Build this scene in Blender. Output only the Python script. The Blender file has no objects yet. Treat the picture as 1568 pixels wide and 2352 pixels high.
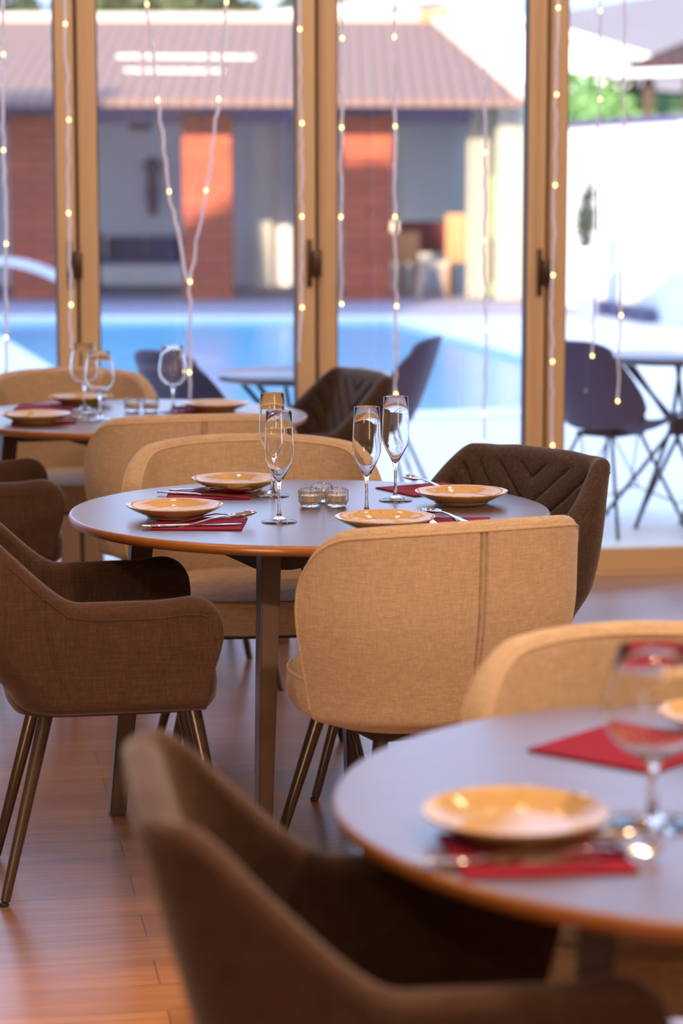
import bpy, bmesh, math, random
from mathutils import Vector, Matrix
PI = math.pi
R = math.radians
random.seed(7)
scene = bpy.context.scene
col = scene.collection

# ------------------------------------------------------------------ camera, sky, sun, lamps, exposure
cam_data = bpy.data.cameras.new('camera')
cam = bpy.data.objects.new('camera', cam_data)
col.objects.link(cam)
cam.location = (0, 0, 1.523)
cam.rotation_euler = (R(90 - 8.0), 0, 0)
cam_data.sensor_fit = 'VERTICAL'
cam_data.sensor_height = 36
cam_data.sensor_width = 24
cam_data.lens = 85
cam_data.clip_end = 300
cam_data.dof.use_dof = True
cam_data.dof.focus_distance = 5.45
cam_data.dof.aperture_fstop = 2.75
scene.camera = cam

world = bpy.data.worlds.new('world')
scene.world = world
world.use_nodes = True
bg = world.node_tree.nodes['Background']
bg.inputs[0].default_value = (0.465, 0.64, 1.0, 1)
bg.inputs[1].default_value = 2.85

sun_dir = Vector((.35, .937, -.287)).normalized()
sd = bpy.data.lights.new('sun', 'SUN')
sd.energy = 13
sd.angle = R(.6)
sd.color = (1, .74, .46)
sun = bpy.data.objects.new('sun', sd)
col.objects.link(sun)
sun.rotation_euler = sun_dir.to_track_quat('-Z', 'Y').to_euler()

LAMPS = [(-2.6, 1.2), (-.6, 1.4), (1.6, 1.3), (-2.4, 3.6), (-.2, 3.7), (2.0, 3.6), (-1.9, 6.1), (.3, 6.2), (2.2, 6.2), (-1.4, -1.6), (1.0, -1.8), (-2.0, 7.9), (-.5, 8.0), (1.0, 8.2)]  # the last three are added to brighten the door frames
for i, (x, y) in enumerate(LAMPS):
    ld = bpy.data.lights.new('downlight_beam', 'AREA')
    ld.shape = 'DISK'
    ld.size = .16
    ld.energy = 15 if y < 5 else 9
    ld.spread = R(150)
    ld.color = (1, .70, .42)
    lo = bpy.data.objects.new('downlight_beam', ld)
    lo.location = (x, y, 4.655)
    col.objects.link(lo)

FILL_LAMPS = [(-2.3, 3.3, 3.0, 85), (-.4, -2.2, 3.1, 70), (1.0, 2.75, 3.1, 160), (3.0, -1.0, 3.1, 90), (2.6, 2.9, 3.0, 215)]
for (x, y, z, pw) in FILL_LAMPS:      # added fill: unseen dome pendants placed to brighten chair backs facing the camera
    ld = bpy.data.lights.new('pendant_glow', 'POINT')
    ld.shadow_soft_size = .05
    ld.energy = pw
    ld.color = (1, .74, .48)
    lo = bpy.data.objects.new('pendant_glow', ld)
    lo.location = (x, y, z - .03)
    col.objects.link(lo)

vs = scene.view_settings
scene.display_settings.display_device = 'sRGB'
vs.view_transform = 'Standard'
vs.look = 'None'
vs.gamma = 1
vs.use_curve_mapping = False
vs.exposure = 0.0

# ------------------------------------------------------------------ helpers
def smooth01(t):
    t = max(0, min(1, t)); return t*t*(3-2*t)

def tag(o, label=None, cat=None, group=None, kind=None):
    if label: o['label'] = label
    if cat: o['category'] = cat
    if group: o['group'] = group
    if kind: o['kind'] = kind
    return o

def empty(name, loc=(0, 0, 0), rz=0, label=None, cat=None, group=None):
    o = bpy.data.objects.new(name, None)
    col.objects.link(o)
    o.empty_display_size = .05
    o.location = loc
    o.rotation_euler = (0, 0, rz)
    return tag(o, label, cat, group)

def link(name, bm, mats, parent=None, smooth=True, loc=None, rz=0, auto=None):
    me = bpy.data.meshes.new(name)
    bmesh.ops.recalc_face_normals(bm, faces=bm.faces[:])
    bm.to_mesh(me)
    bm.free()
    if not isinstance(mats, (list, tuple)): mats = [mats]
    for m in mats: me.materials.append(m)
    if smooth:
        for p in me.polygons: p.use_smooth = True
        try: me.set_sharp_from_angle(angle=R(auto or 38))
        except Exception: pass
    o = bpy.data.objects.new(name, me)
    col.objects.link(o)
    if parent: o.parent = parent
    if loc is not None: o.location = loc
    o.rotation_euler = (0, 0, rz)
    return o

def copy_tree(o, parent=None):
    c = o.copy()
    col.objects.link(c)
    c.parent = parent
    for ch in o.children:
        copy_tree(ch, c)
    return c

def box(bm, x0, x1, y0, y1, z0, z1, bev=0, mi=0):
    vs_ = [bm.verts.new(p) for p in ((x0,y0,z0),(x1,y0,z0),(x1,y1,z0),(x0,y1,z0),(x0,y0,z1),(x1,y0,z1),(x1,y1,z1),(x0,y1,z1))]
    fs = [bm.faces.new([vs_[i] for i in f]) for f in ((0,3,2,1),(4,5,6,7),(0,1,5,4),(1,2,6,5),(2,3,7,6),(3,0,4,7))]
    for f in fs: f.material_index = mi
    if bev:
        es = list({e for f in fs for e in f.edges})
        bmesh.ops.bevel(bm, geom=es, offset=bev, segments=2, affect='EDGES', profile=.6)

def poly_prism(bm, pts, z0, z1, mi=0):
    a = [bm.verts.new((p[0], p[1], z0)) for p in pts]
    b = [bm.verts.new((p[0], p[1], z1)) for p in pts]
    n = len(pts)
    bm.faces.new(a[::-1]).material_index = mi
    bm.faces.new(b).material_index = mi
    for i in range(n):
        bm.faces.new((a[i], a[(i+1) % n], b[(i+1) % n], b[i])).material_index = mi

def lathe(bm, prof, n=48, cx=0, cy=0, cz=0, closed=False, rib=None):
    rings = []
    for (r, z) in prof:
        if r < 1e-6:
            rings.append([bm.verts.new((cx, cy, cz + z))])
        else:
            ring = []
            for i in range(n):
                a = 2*PI*i/n
                rr = r * (1 + (rib if rib and (i % 2) else 0))
                ring.append(bm.verts.new((cx + rr*math.cos(a), cy + rr*math.sin(a), cz + z)))
            rings.append(ring)
    m = len(rings)
    for k in range(m if closed else m - 1):
        A, B = rings[k], rings[(k+1) % m]
        for i in range(n):
            j = (i+1) % n
            if len(A) == 1 and len(B) == 1: break
            if len(A) == 1: bm.faces.new((A[0], B[i], B[j]))
            elif len(B) == 1: bm.faces.new((A[i], B[0], A[j]))
            else: bm.faces.new((A[i], B[i], B[j], A[j]))

def tube(bm, pts, r, n=8, caps=True, r2=None):
    pts = [Vector(p) for p in pts]
    rings = []
    up = Vector((0, 0, 1))
    m = len(pts)
    prev = None
    for k, p in enumerate(pts):
        d = (pts[min(k+1, m-1)] - pts[max(k-1, 0)]).normalized()
        if prev is None:
            a = d.cross(up)
            if a.length < 1e-3: a = d.cross(Vector((1, 0, 0)))
            a.normalize()
        else:
            a = (prev - d * prev.dot(d)).normalized()
        prev = a
        b = d.cross(a)
        rr = r[k] if isinstance(r, (list, tuple)) else (r if r2 is None else r + (r2 - r)*k/(m-1))
        rings.append([bm.verts.new(p + a*(rr*math.cos(2*PI*i/n)) + b*(rr*math.sin(2*PI*i/n))) for i in range(n)])
    for k in range(m-1):
        for i in range(n):
            j = (i+1) % n
            bm.faces.new((rings[k][i], rings[k][j], rings[k+1][j], rings[k+1][i]))
    if caps:
        bm.faces.new(rings[0][::-1])
        bm.faces.new(rings[-1])

def beam(bm, p0, p1, w0, d0, w1, d1, ang=0):
    """tapered rectangular bar from p0 to p1 (section turned by ang about z)"""
    ca, sa = math.cos(ang), math.sin(ang)
    def ring(p, w, d):
        return [bm.verts.new((p[0] + ca*x*w/2 - sa*y*d/2, p[1] + sa*x*w/2 + ca*y*d/2, p[2])) for x, y in ((-1,-1),(1,-1),(1,1),(-1,1))]
    a, b = ring(p0, w0, d0), ring(p1, w1, d1)
    bm.faces.new(a[::-1]); bm.faces.new(b)
    for i in range(4):
        bm.faces.new((a[i], a[(i+1) % 4], b[(i+1) % 4], b[i]))
    bmesh.ops.bevel(bm, geom=bm.edges[:], offset=.003, segments=2, affect='EDGES')

# ------------------------------------------------------------------ materials
def new_mat(name):
    m = bpy.data.materials.new(name)
    m.use_nodes = True
    nt = m.node_tree
    return m, nt, nt.nodes['Principled BSDF']

def N(nt, t, **kw):
    n = nt.nodes.new(t)
    for k, v in kw.items(): setattr(n, k, v)
    return n

def simple(name, c, rough=.5, metal=0, spec=.5, bump=0, bscale=200, var=0, vscale=8, emit=None, es=0, coat=0):
    m, nt, b = new_mat(name)
    b.inputs['Base Color'].default_value = (*c, 1)
    b.inputs['Roughness'].default_value = rough
    b.inputs['Metallic'].default_value = metal
    b.inputs['Specular IOR Level'].default_value = spec
    b.inputs['Coat Weight'].default_value = coat
    tc = N(nt, 'ShaderNodeTexCoord')
    if var:
        no = N(nt, 'ShaderNodeTexNoise'); no.inputs['Scale'].default_value = vscale; no.inputs['Detail'].default_value = 4
        nt.links.new(tc.outputs['Object'], no.inputs['Vector'])
        mx = N(nt, 'ShaderNodeMix', data_type='RGBA')
        mx.inputs[6].default_value = (*[v*(1-var) for v in c], 1)
        mx.inputs[7].default_value = (*[min(1, v*(1+var)) for v in c], 1)
        nt.links.new(no.outputs['Fac'], mx.inputs[0])
        nt.links.new(mx.outputs[2], b.inputs['Base Color'])
    if bump:
        no = N(nt, 'ShaderNodeTexNoise'); no.inputs['Scale'].default_value = bscale
        nt.links.new(tc.outputs['Object'], no.inputs['Vector'])
        bu = N(nt, 'ShaderNodeBump'); bu.inputs['Strength'].default_value = bump; bu.inputs['Distance'].default_value = .002
        nt.links.new(no.outputs['Fac'], bu.inputs['Height'])
        nt.links.new(bu.outputs[0], b.inputs['Normal'])
    if emit:
        b.inputs['Emission Color'].default_value = (*emit, 1)
        b.inputs['Emission Strength'].default_value = es
    return m

def fabric(name, c1, c2, thread=520, slub=(20, 20, 240), sheen=.25, coarse=1.0):
    """woven cloth: fine weave bump plus streaky slubs in the yarn colour"""
    m, nt, b = new_mat(name)
    tc = N(nt, 'ShaderNodeTexCoord')
    mp = N(nt, 'ShaderNodeMapping'); mp.inputs['Scale'].default_value = slub
    nt.links.new(tc.outputs['Object'], mp.inputs['Vector'])
    n1 = N(nt, 'ShaderNodeTexNoise'); n1.inputs['Scale'].default_value = 1.6; n1.inputs['Detail'].default_value = 6; n1.inputs['Roughness'].default_value = .7
    nt.links.new(mp.outputs[0], n1.inputs['Vector'])
    mp2 = N(nt, 'ShaderNodeMapping'); mp2.inputs['Scale'].default_value = (slub[2]*.9, slub[2]*.9, slub[0])
    nt.links.new(tc.outputs['Object'], mp2.inputs['Vector'])
    n2 = N(nt, 'ShaderNodeTexNoise'); n2.inputs['Scale'].default_value = 1.6; n2.inputs['Detail'].default_value = 4
    nt.links.new(mp2.outputs[0], n2.inputs['Vector'])
    vo = N(nt, 'ShaderNodeTexVoronoi'); vo.inputs['Scale'].default_value = thread
    mp3 = N(nt, 'ShaderNodeMapping'); mp3.inputs['Scale'].default_value = (1, 1, 1.5)
    nt.links.new(tc.outputs['Object'], mp3.inputs['Vector']); nt.links.new(mp3.outputs[0], vo.inputs['Vector'])
    ad = N(nt, 'ShaderNodeMath', operation='MULTIPLY_ADD'); nt.links.new(n2.outputs['Fac'], ad.inputs[0]); ad.inputs[1].default_value = .55; ad3 = N(nt, 'ShaderNodeMath', operation='MULTIPLY_ADD'); nt.links.new(n1.outputs['Fac'], ad3.inputs[0]); ad3.inputs[1].default_value = 1.0; ad3.inputs[2].default_value = .22; nt.links.new(ad3.outputs[0], ad.inputs[2])
    ad2 = N(nt, 'ShaderNodeMath', operation='MULTIPLY_ADD'); nt.links.new(vo.outputs['Distance'], ad2.inputs[0]); ad2.inputs[1].default_value = -.5*coarse
    nt.links.new(ad.outputs[0], ad2.inputs[2])
    mr = N(nt, 'ShaderNodeMapRange'); mr.inputs[1].default_value = .55; mr.inputs[2].default_value = 1.25
    nt.links.new(ad2.outputs[0], mr.inputs[0])
    mx = N(nt, 'ShaderNodeMix', data_type='RGBA'); mx.inputs[6].default_value = (*c1, 1); mx.inputs[7].default_value = (*c2, 1)
    nt.links.new(mr.outputs[0], mx.inputs[0]); nt.links.new(mx.outputs[2], b.inputs['Base Color'])
    bu = N(nt, 'ShaderNodeBump'); bu.inputs['Strength'].default_value = .35*coarse; bu.inputs['Distance'].default_value = .0015
    nt.links.new(ad2.outputs[0], bu.inputs['Height']); nt.links.new(bu.outputs[0], b.inputs['Normal'])
    b.inputs['Roughness'].default_value = .9
    b.inputs['Specular IOR Level'].default_value = .15
    b.inputs['Sheen Weight'].default_value = sheen
    b.inputs['Sheen Roughness'].default_value = .4
    b.inputs['Sheen Tint'].default_value = (.9, .85, .9, 1)
    return m

def wood_top(name):
    m, nt, b = new_mat(name)
    tc = N(nt, 'ShaderNodeTexCoord')
    mp = N(nt, 'ShaderNodeMapping'); mp.inputs['Scale'].default_value = (1.2, 14, 1); mp.inputs['Rotation'].default_value = (0, 0, R(-8))
    nt.links.new(tc.outputs['Object'], mp.inputs['Vector'])
    n1 = N(nt, 'ShaderNodeTexNoise'); n1.inputs['Scale'].default_value = 5; n1.inputs['Detail'].default_value = 8; n1.inputs['Distortion'].default_value = .6
    nt.links.new(mp.outputs[0], n1.inputs['Vector'])
    rp = N(nt, 'ShaderNodeValToRGB')
    rp.color_ramp.elements[0].position = .3; rp.color_ramp.elements[0].color = (.065, .024, .006, 1)
    rp.color_ramp.elements[1].position = .65; rp.color_ramp.elements[1].color = (.115, .045, .012, 1)
    nt.links.new(n1.outputs['Fac'], rp.inputs[0]); nt.links.new(rp.outputs[0], b.inputs['Base Color'])
    b.inputs['Roughness'].default_value = .3
    b.inputs['Specular IOR Level'].default_value = 1.0
    b.inputs['Coat Weight'].default_value = .5
    b.inputs['Coat Roughness'].default_value = .3
    return m

def floor_mat():
    m, nt, b = new_mat('parquet')
    tc = N(nt, 'ShaderNodeTexCoord')
    br = N(nt, 'ShaderNodeTexBrick')
    br.offset = .37; br.inputs['Scale'].default_value = 1
    br.inputs['Brick Width'].default_value = 1.1; br.inputs['Row Height'].default_value = .145
    br.inputs['Mortar Size'].default_value = .0014; br.inputs['Mortar Smooth'].default_value = .1; br.inputs['Bias'].default_value = 0
    br.inputs['Color1'].default_value = (0, 0, 0, 1); br.inputs['Color2'].default_value = (1, 1, 1, 1); br.inputs['Mortar'].default_value = (.5, .5, .5, 1)
    nt.links.new(tc.outputs['Object'], br.inputs['Vector'])
    mp = N(nt, 'ShaderNodeMapping'); mp.inputs['Scale'].default_value = (1.5, 28, 1)
    nt.links.new(tc.outputs['Object'], mp.inputs['Vector'])
    n1 = N(nt, 'ShaderNodeTexNoise'); n1.inputs['Scale'].default_value = 2.2; n1.inputs['Detail'].default_value = 8; n1.inputs['Distortion'].default_value = .5
    nt.links.new(mp.outputs[0], n1.inputs['Vector'])
    sep = N(nt, 'ShaderNodeSeparateColor'); nt.links.new(br.outputs['Color'], sep.inputs[0])
    ma = N(nt, 'ShaderNodeMath', operation='MULTIPLY_ADD'); nt.links.new(sep.outputs[0], ma.inputs[0]); ma.inputs[1].default_value = .22; nt.links.new(n1.outputs['Fac'], ma.inputs[2])
    rp = N(nt, 'ShaderNodeValToRGB')
    e = rp.color_ramp.elements
    e[0].position = .25; e[0].color = (.17, .065, .026, 1)
    e[1].position = .95; e[1].color = (.36, .165, .062, 1)
    e2 = e.new(.60); e2.color = (.235, .095, .034, 1)
    nt.links.new(ma.outputs[0], rp.inputs[0])
    mx = N(nt, 'ShaderNodeMix', data_type='RGBA'); nt.links.new(br.outputs['Fac'], mx.inputs[0])
    nt.links.new(rp.outputs[0], mx.inputs[6]); mx.inputs[7].default_value = (.07, .025, .01, 1)
    nt.links.new(mx.outputs[2], b.inputs['Base Color'])
    bu = N(nt, 'ShaderNodeBump'); bu.inputs['Strength'].default_value = .25; bu.inputs['Distance'].default_value = .0015; bu.invert = True
    nt.links.new(br.outputs['Fac'], bu.inputs['Height'])
    bu2 = N(nt, 'ShaderNodeBump'); bu2.inputs['Strength'].default_value = .03; bu2.inputs['Distance'].default_value = .001
    nt.links.new(n1.outputs['Fac'], bu2.inputs['Height']); nt.links.new(bu.outputs[0], bu2.inputs['Normal'])
    nt.links.new(bu2.outputs[0], b.inputs['Normal'])
    b.inputs['Roughness'].default_value = .3
    b.inputs['Specular IOR Level'].default_value = .9
    b.inputs['Coat Weight'].default_value = .6
    b.inputs['Coat Roughness'].default_value = .27
    return m

def brick_mat(name, c1, c2, mort, w=.25, h=.075, vertical=True):
    m, nt, b = new_mat(name)
    tc = N(nt, 'ShaderNodeTexCoord')
    sx = N(nt, 'ShaderNodeSeparateXYZ'); nt.links.new(tc.outputs['Object'], sx.inputs[0])
    ad = N(nt, 'ShaderNodeMath', operation='ADD'); nt.links.new(sx.outputs[0], ad.inputs[0]); nt.links.new(sx.outputs[1], ad.inputs[1])
    cb = N(nt, 'ShaderNodeCombineXYZ'); nt.links.new(ad.outputs[0], cb.inputs[0]); nt.links.new(sx.outputs[2], cb.inputs[1])
    br = N(nt, 'ShaderNodeTexBrick'); br.inputs['Scale'].default_value = 1
    br.inputs['Brick Width'].default_value = w; br.inputs['Row Height'].default_value = h
    br.inputs['Mortar Size'].default_value = .013
    br.inputs['Color1'].default_value = (*c1, 1); br.inputs['Color2'].default_value = (*c2, 1); br.inputs['Mortar'].default_value = (*mort, 1)
    nt.links.new(cb.outputs[0], br.inputs['Vector']); nt.links.new(br.outputs['Color'], b.inputs['Base Color'])
    b.inputs['Roughness'].default_value = .85
    return m

def tile_roof(name, c1, c2):
    m, nt, b = new_mat(name)
    tc = N(nt, 'ShaderNodeTexCoord')
    sx = N(nt, 'ShaderNodeSeparateXYZ'); nt.links.new(tc.outputs['Object'], sx.inputs[0])
    def wav(out, freq):
        mu = N(nt, 'ShaderNodeMath', operation='MULTIPLY'); nt.links.new(out, mu.inputs[0]); mu.inputs[1].default_value = 2*PI/freq
        si = N(nt, 'ShaderNodeMath', operation='SINE'); nt.links.new(mu.outputs[0], si.inputs[0])
        return si.outputs[0]
    a = wav(sx.outputs[0], .15); c = wav(sx.outputs[1], .26)
    ad = N(nt, 'ShaderNodeMath', operation='MULTIPLY_ADD'); nt.links.new(c, ad.inputs[0]); ad.inputs[1].default_value = .7; nt.links.new(a, ad.inputs[2])
    mr = N(nt, 'ShaderNodeMapRange'); mr.inputs[1].default_value = -1.5; mr.inputs[2].default_value = 1.2; nt.links.new(ad.outputs[0], mr.inputs[0])
    mx = N(nt, 'ShaderNodeMix', data_type='RGBA'); mx.inputs[6].default_value = (*c1, 1); mx.inputs[7].default_value = (*c2, 1)
    nt.links.new(mr.outputs[0], mx.inputs[0]); nt.links.new(mx.outputs[2], b.inputs['Base Color'])
    bu = N(nt, 'ShaderNodeBump'); bu.inputs['Strength'].default_value = .6; bu.inputs['Distance'].default_value = .03
    nt.links.new(ad.outputs[0], bu.inputs['Height']); nt.links.new(bu.outputs[0], b.inputs['Normal'])
    b.inputs['Roughness'].default_value = .8
    return m

def pane_mat(name, base=.045, tint=(.97, .985, 1)):
    m = bpy.data.materials.new(name); m.use_nodes = True
    nt = m.node_tree; nt.nodes.clear()
    out = N(nt, 'ShaderNodeOutputMaterial')
    tr = N(nt, 'ShaderNodeBsdfTransparent'); tr.inputs[0].default_value = (*tint, 1)
    gl = N(nt, 'ShaderNodeBsdfGlossy'); gl.inputs['Roughness'].default_value = 0
    lw = N(nt, 'ShaderNodeLayerWeight'); lw.inputs['Blend'].default_value = .5
    po = N(nt, 'ShaderNodeMath', operation='POWER'); nt.links.new(lw.outputs['Facing'], po.inputs[0]); po.inputs[1].default_value = 5
    ma = N(nt, 'ShaderNodeMath', operation='MULTIPLY_ADD'); nt.links.new(po.outputs[0], ma.inputs[0]); ma.inputs[1].default_value = .8; ma.inputs[2].default_value = base
    mx = N(nt, 'ShaderNodeMixShader'); nt.links.new(ma.outputs[0], mx.inputs[0]); nt.links.new(tr.outputs[0], mx.inputs[1]); nt.links.new(gl.outputs[0], mx.inputs[2])
    nt.links.new(mx.outputs[0], out.inputs[0])
    return m

def glass_mat(name, tint=(1, 1, 1), rough=0.0):
    m, nt, b = new_mat(name)
    b.inputs['Base Color'].default_value = (*tint, 1)
    b.inputs['Roughness'].default_value = rough
    b.inputs['IOR'].default_value = 1.5
    b.inputs['Transmission Weight'].default_value = 1
    return m

M = {}
M['beige'] = fabric('beige_linen', (.35, .24, .165), (.62, .47, .335))
M['beige_pipe'] = fabric('beige_piping', (.42, .28, .19), (.62, .44, .30))
M['brown'] = fabric('brown_weave', (.034, .016, .010), (.098, .048, .031), slub=(190, 190, 14), sheen=.3)
M['quilt'] = fabric('brown_quilt_weave', (.035, .020, .016), (.135, .082, .062), thread=330, slub=(60, 60, 60), sheen=.25, coarse=1.7)
M['leg'] = simple('dark_bronze_metal', (.055, .032, .022), rough=.38, metal=.35)
M['foot'] = simple('black_plastic', (.01, .009, .009), rough=.4)
M['oak'] = wood_top('oak_veneer')
M['oak_edge'] = simple('oak_edge', (.30, .10, .018), rough=.35, var=.15, vscale=30, spec=.6)
M['darkwood'] = simple('dark_stained_wood', (.035, .022, .018), rough=.5, var=.25, vscale=25, bump=.1)
M['tleg'] = simple('dark_stained_leg_wood', (.085, .05, .034), rough=.42, var=.2, vscale=25, bump=.1)
M['floor'] = floor_mat()
M['plaster'] = simple('cream_wall_plaster', (.62, .47, .34), rough=.9, bump=.1)
M['ceiling'] = simple('ceiling_paint', (.75, .66, .56), rough=.9)
M['frame'] = simple('tan_coated_aluminium', (.56, .40, .26), rough=.42, var=.03, vscale=3)
M['gasket'] = simple('black_rubber_gasket', (.03, .02, .015), rough=.6)
M['handle'] = simple('dark_bronze_handle', (.05, .028, .018), rough=.35, metal=.6)
M['pane'] = pane_mat('window_glass')
M['crystal'] = glass_mat('clear_crystal')
M['cupglass'] = glass_mat('ribbed_glass', rough=.02)
M['ceramic'] = None
M['napkin'] = simple('burgundy_paper', (.19, .004, .020), rough=.85, spec=.2, bump=.3, bscale=500)
M['steel'] = simple('polished_steel', (.62, .58, .55), rough=.12, metal=1)
M['wax'] = simple('cream_wax', (.78, .66, .50), rough=.5)
M['wick'] = simple('wick', (.05, .04, .03), rough=.8)
M['wire'] = simple('clear_plastic_wire', (.88, .86, .92), rough=.25, spec=.6)
_nt = M['wire'].node_tree
_tl = N(_nt, 'ShaderNodeBsdfTranslucent'); _tl.inputs[0].default_value = (.9, .88, .95, 1)
_mx = N(_nt, 'ShaderNodeMixShader'); _mx.inputs[0].default_value = .5
_nt.links.new(_nt.nodes['Principled BSDF'].outputs[0], _mx.inputs[1]); _nt.links.new(_tl.outputs[0], _mx.inputs[2])
_nt.links.new(_mx.outputs[0], _nt.nodes['Material Output'].inputs[0])
M['bulb'] = simple('warm_led', (1, .8, .4), emit=(1, .66, .22), es=6)
M['led'] = simple('warm_led_panel', (1, .9, .8), emit=(1, .78, .52), es=14)
M['tube'] = simple('bright_led_tube', (1, .9, .8), emit=(1, .84, .66), es=26)
M['lampwhite'] = simple('white_lamp_body', (.7, .68, .65), rough=.4)
M['navy'] = simple('navy_upholstery', (.045, .038, .095), rough=.6)
M['black'] = simple('black_metal', (.02, .022, .03), rough=.4, metal=.3)
M['greytop'] = simple('dark_grey_tabletop', (.10, .09, .14), rough=.25)
M['stone'] = simple('pale_stone_paving', (.80, .78, .74), rough=.5, var=.05, vscale=1.2)
M['farpave'] = simple('grey_paving', (.30, .30, .40), rough=.7, var=.1, vscale=2)  # shade on the far deck is put into this darker, bluer colour
M['coping'] = simple('white_coping', (.84, .85, .87), rough=.5)
M['water'] = simple('pool_water', (.12, .43, .62), rough=.22, var=.18, vscale=9, bump=.3, bscale=5)
M['poolwall'] = simple('pool_tile', (.20, .50, .66), rough=.4)
M['brick'] = brick_mat('red_brick', (.43, .10, .05), (.34, .075, .042), (.16, .05, .045), w=.5, h=.14)
M['shadewall'] = simple('pale_grey_render', (.84, .84, .88), rough=.9, var=.04)
M['pilaster'] = simple('light_grey_render', (.86, .84, .80), rough=.9)
M['beamcol'] = simple('navy_beam', (.10, .10, .19), rough=.7)
M['tiles'] = tile_roof('terracotta_tiles', (.16, .098, .085), (.26, .165, .142))
M['darktiles'] = tile_roof('dark_brown_tiles', (.03, .016, .016), (.06, .03, .03))
M['whitewall'] = simple('white_render', (.85, .86, .88), rough=.9)
M['lavroof'] = simple('pale_grey_sheet_roof', (.19, .18, .20), rough=.7, var=.06, vscale=1)
M['curtain'] = simple('cream_curtain', (.84, .83, .78), rough=.9)
M['blue'] = simple('blue_cushion', (.02, .10, .26), rough=.8)
M['maroon'] = simple('maroon_cloth', (.16, .035, .055), rough=.85)
M['caramel'] = simple('caramel_wood', (.42, .22, .10), rough=.6)
M['cream'] = simple('cream_paint', (.62, .54, .46), rough=.7)
M['leaf'] = simple('leaf_green', (.055, .085, .035), rough=.6, var=.5, vscale=2)
M['hedge'] = simple('hedge_leaf', (.14, .34, .13), rough=.6, var=.5, vscale=2.2)
M['darkleaf'] = simple('dark_leaf', (.04, .07, .06), rough=.6, var=.4, vscale=8)
M['bark'] = simple('bark', (.08, .055, .04), rough=.9)
M['chrome'] = simple('white_coated_steel', (.78, .78, .82), rough=.25)

def ceramic():
    m, nt, b = new_mat('speckled_cream_glaze')
    tc = N(nt, 'ShaderNodeTexCoord')
    vo = N(nt, 'ShaderNodeTexVoronoi'); vo.inputs['Scale'].default_value = 95
    nt.links.new(tc.outputs['Object'], vo.inputs['Vector'])
    no = N(nt, 'ShaderNodeTexNoise'); no.inputs['Scale'].default_value = 40
    nt.links.new(tc.outputs['Object'], no.inputs['Vector'])
    ad = N(nt, 'ShaderNodeMath', operation='MULTIPLY_ADD'); nt.links.new(no.outputs['Fac'], ad.inputs[0]); ad.inputs[1].default_value = -.5; ad.inputs[2].default_value = .40
    lt = N(nt, 'ShaderNodeMath', operation='LESS_THAN'); nt.links.new(vo.outputs['Distance'], lt.inputs[0]); nt.links.new(ad.outputs[0], lt.inputs[1])
    mx = N(nt, 'ShaderNodeMix', data_type='RGBA'); mx.inputs[6].default_value = (.50, .32, .145, 1); mx.inputs[7].default_value = (.25, .13, .06, 1)
    nt.links.new(lt.outputs[0], mx.inputs[0]); nt.links.new(mx.outputs[2], b.inputs['Base Color'])
    b.inputs['Roughness'].default_value = .055
    b.inputs['Specular IOR Level'].default_value = .45
    return m
M['ceramic'] = ceramic()

# ------------------------------------------------------------------ the building: local frame of the glass front
TH = R(9.5)
W0 = Vector((0, 9.024, 0))
def W(x, y, z=0):
    return Vector((W0.x + x*math.cos(TH) - y*math.sin(TH), W0.y + x*math.sin(TH) + y*math.cos(TH), z))
def st(name, bm, mat, smooth=False, parent=None):
    o = link(name, bm, mat, parent, smooth=smooth)
    if parent is None:
        o.location = W0; o.rotation_euler = (0, 0, TH)
        o['kind'] = 'structure'
    return o
XL, XR, YB, CH = -8.0, 5.2, -12.2, 4.7
bm = bmesh.new(); box(bm, XL-.2, XR+.2, YB-.2, .12, -.12, 0); st('floor', bm, M['floor'])
bm = bmesh.new(); box(bm, XL-.2, XR+.2, YB-.2, .2, CH, CH+.3); st('ceiling', bm, M['ceiling'])
bm = bmesh.new(); box(bm, XL-.2, XL, YB-.2, 0, 0, CH); st('wall_left', bm, M['plaster'])
bm = bmesh.new(); box(bm, XR, XR+.2, YB-.2, 0, 0, CH); st('wall_right', bm, M['plaster'])
bm = bmesh.new()   # back wall with a high window opening
box(bm, XL-.2, -7.4, YB-.2, YB, 0, CH); box(bm, -5.42, XR+.2, YB-.2, YB, 0, CH)
box(bm, -7.4, -5.42, YB-.2, YB, 0, 1.0); box(bm, -7.4, -5.42, YB-.2, YB, 2.65, CH)
st('wall_back', bm, M['plaster'])
CENT = [-3.601, -2.726, -1.851, -.976, -.097, .775, 1.65, 2.525, 3.40]
bm = bmesh.new()   # solid parts of the front wall beside and above the glass doors
box(bm, XL-.2, CENT[0]-.075, -.1, .12, 0, CH); box(bm, CENT[-1]+.075, XR+.2, -.1, .12, 0, CH)
box(bm, CENT[0]-.075, CENT[-1]+.075, -.1, .12, 4.5, CH)
st('wall_front', bm, M['plaster'])
# unseen upper storey of the house, roofline shaped to shadow the yard and pillars
bm = bmesh.new()
prof = [(-22, 5.0), (5.4, 5.0), (5.4, 5.3), (-6.2, 5.4), (-6.8, 6.2), (-7.5, 8.19), (-8.15, 8.21), (-8.9, 8.05), (-9.57, 7.79), (-10.19, 7.58), (-10.6, 7.5), (-10.8, 9.1), (-22, 9.1)]
a = [bm.verts.new((p[0], -.12, p[1])) for p in prof]; b = [bm.verts.new((p[0], .12, p[1])) for p in prof]
bm.faces.new(a); bm.faces.new(b[::-1])
for i in range(len(prof)):
    j = (i+1) % len(prof); bm.faces.new((a[i], b[i], b[j], a[j]))
st('wall_upper', bm, M['whitewall'])
bm = bmesh.new(); box(bm, -22, XL-.2, -.12, .12, 0, 5.0); st('wall_wing', bm, M['whitewall'])

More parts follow.
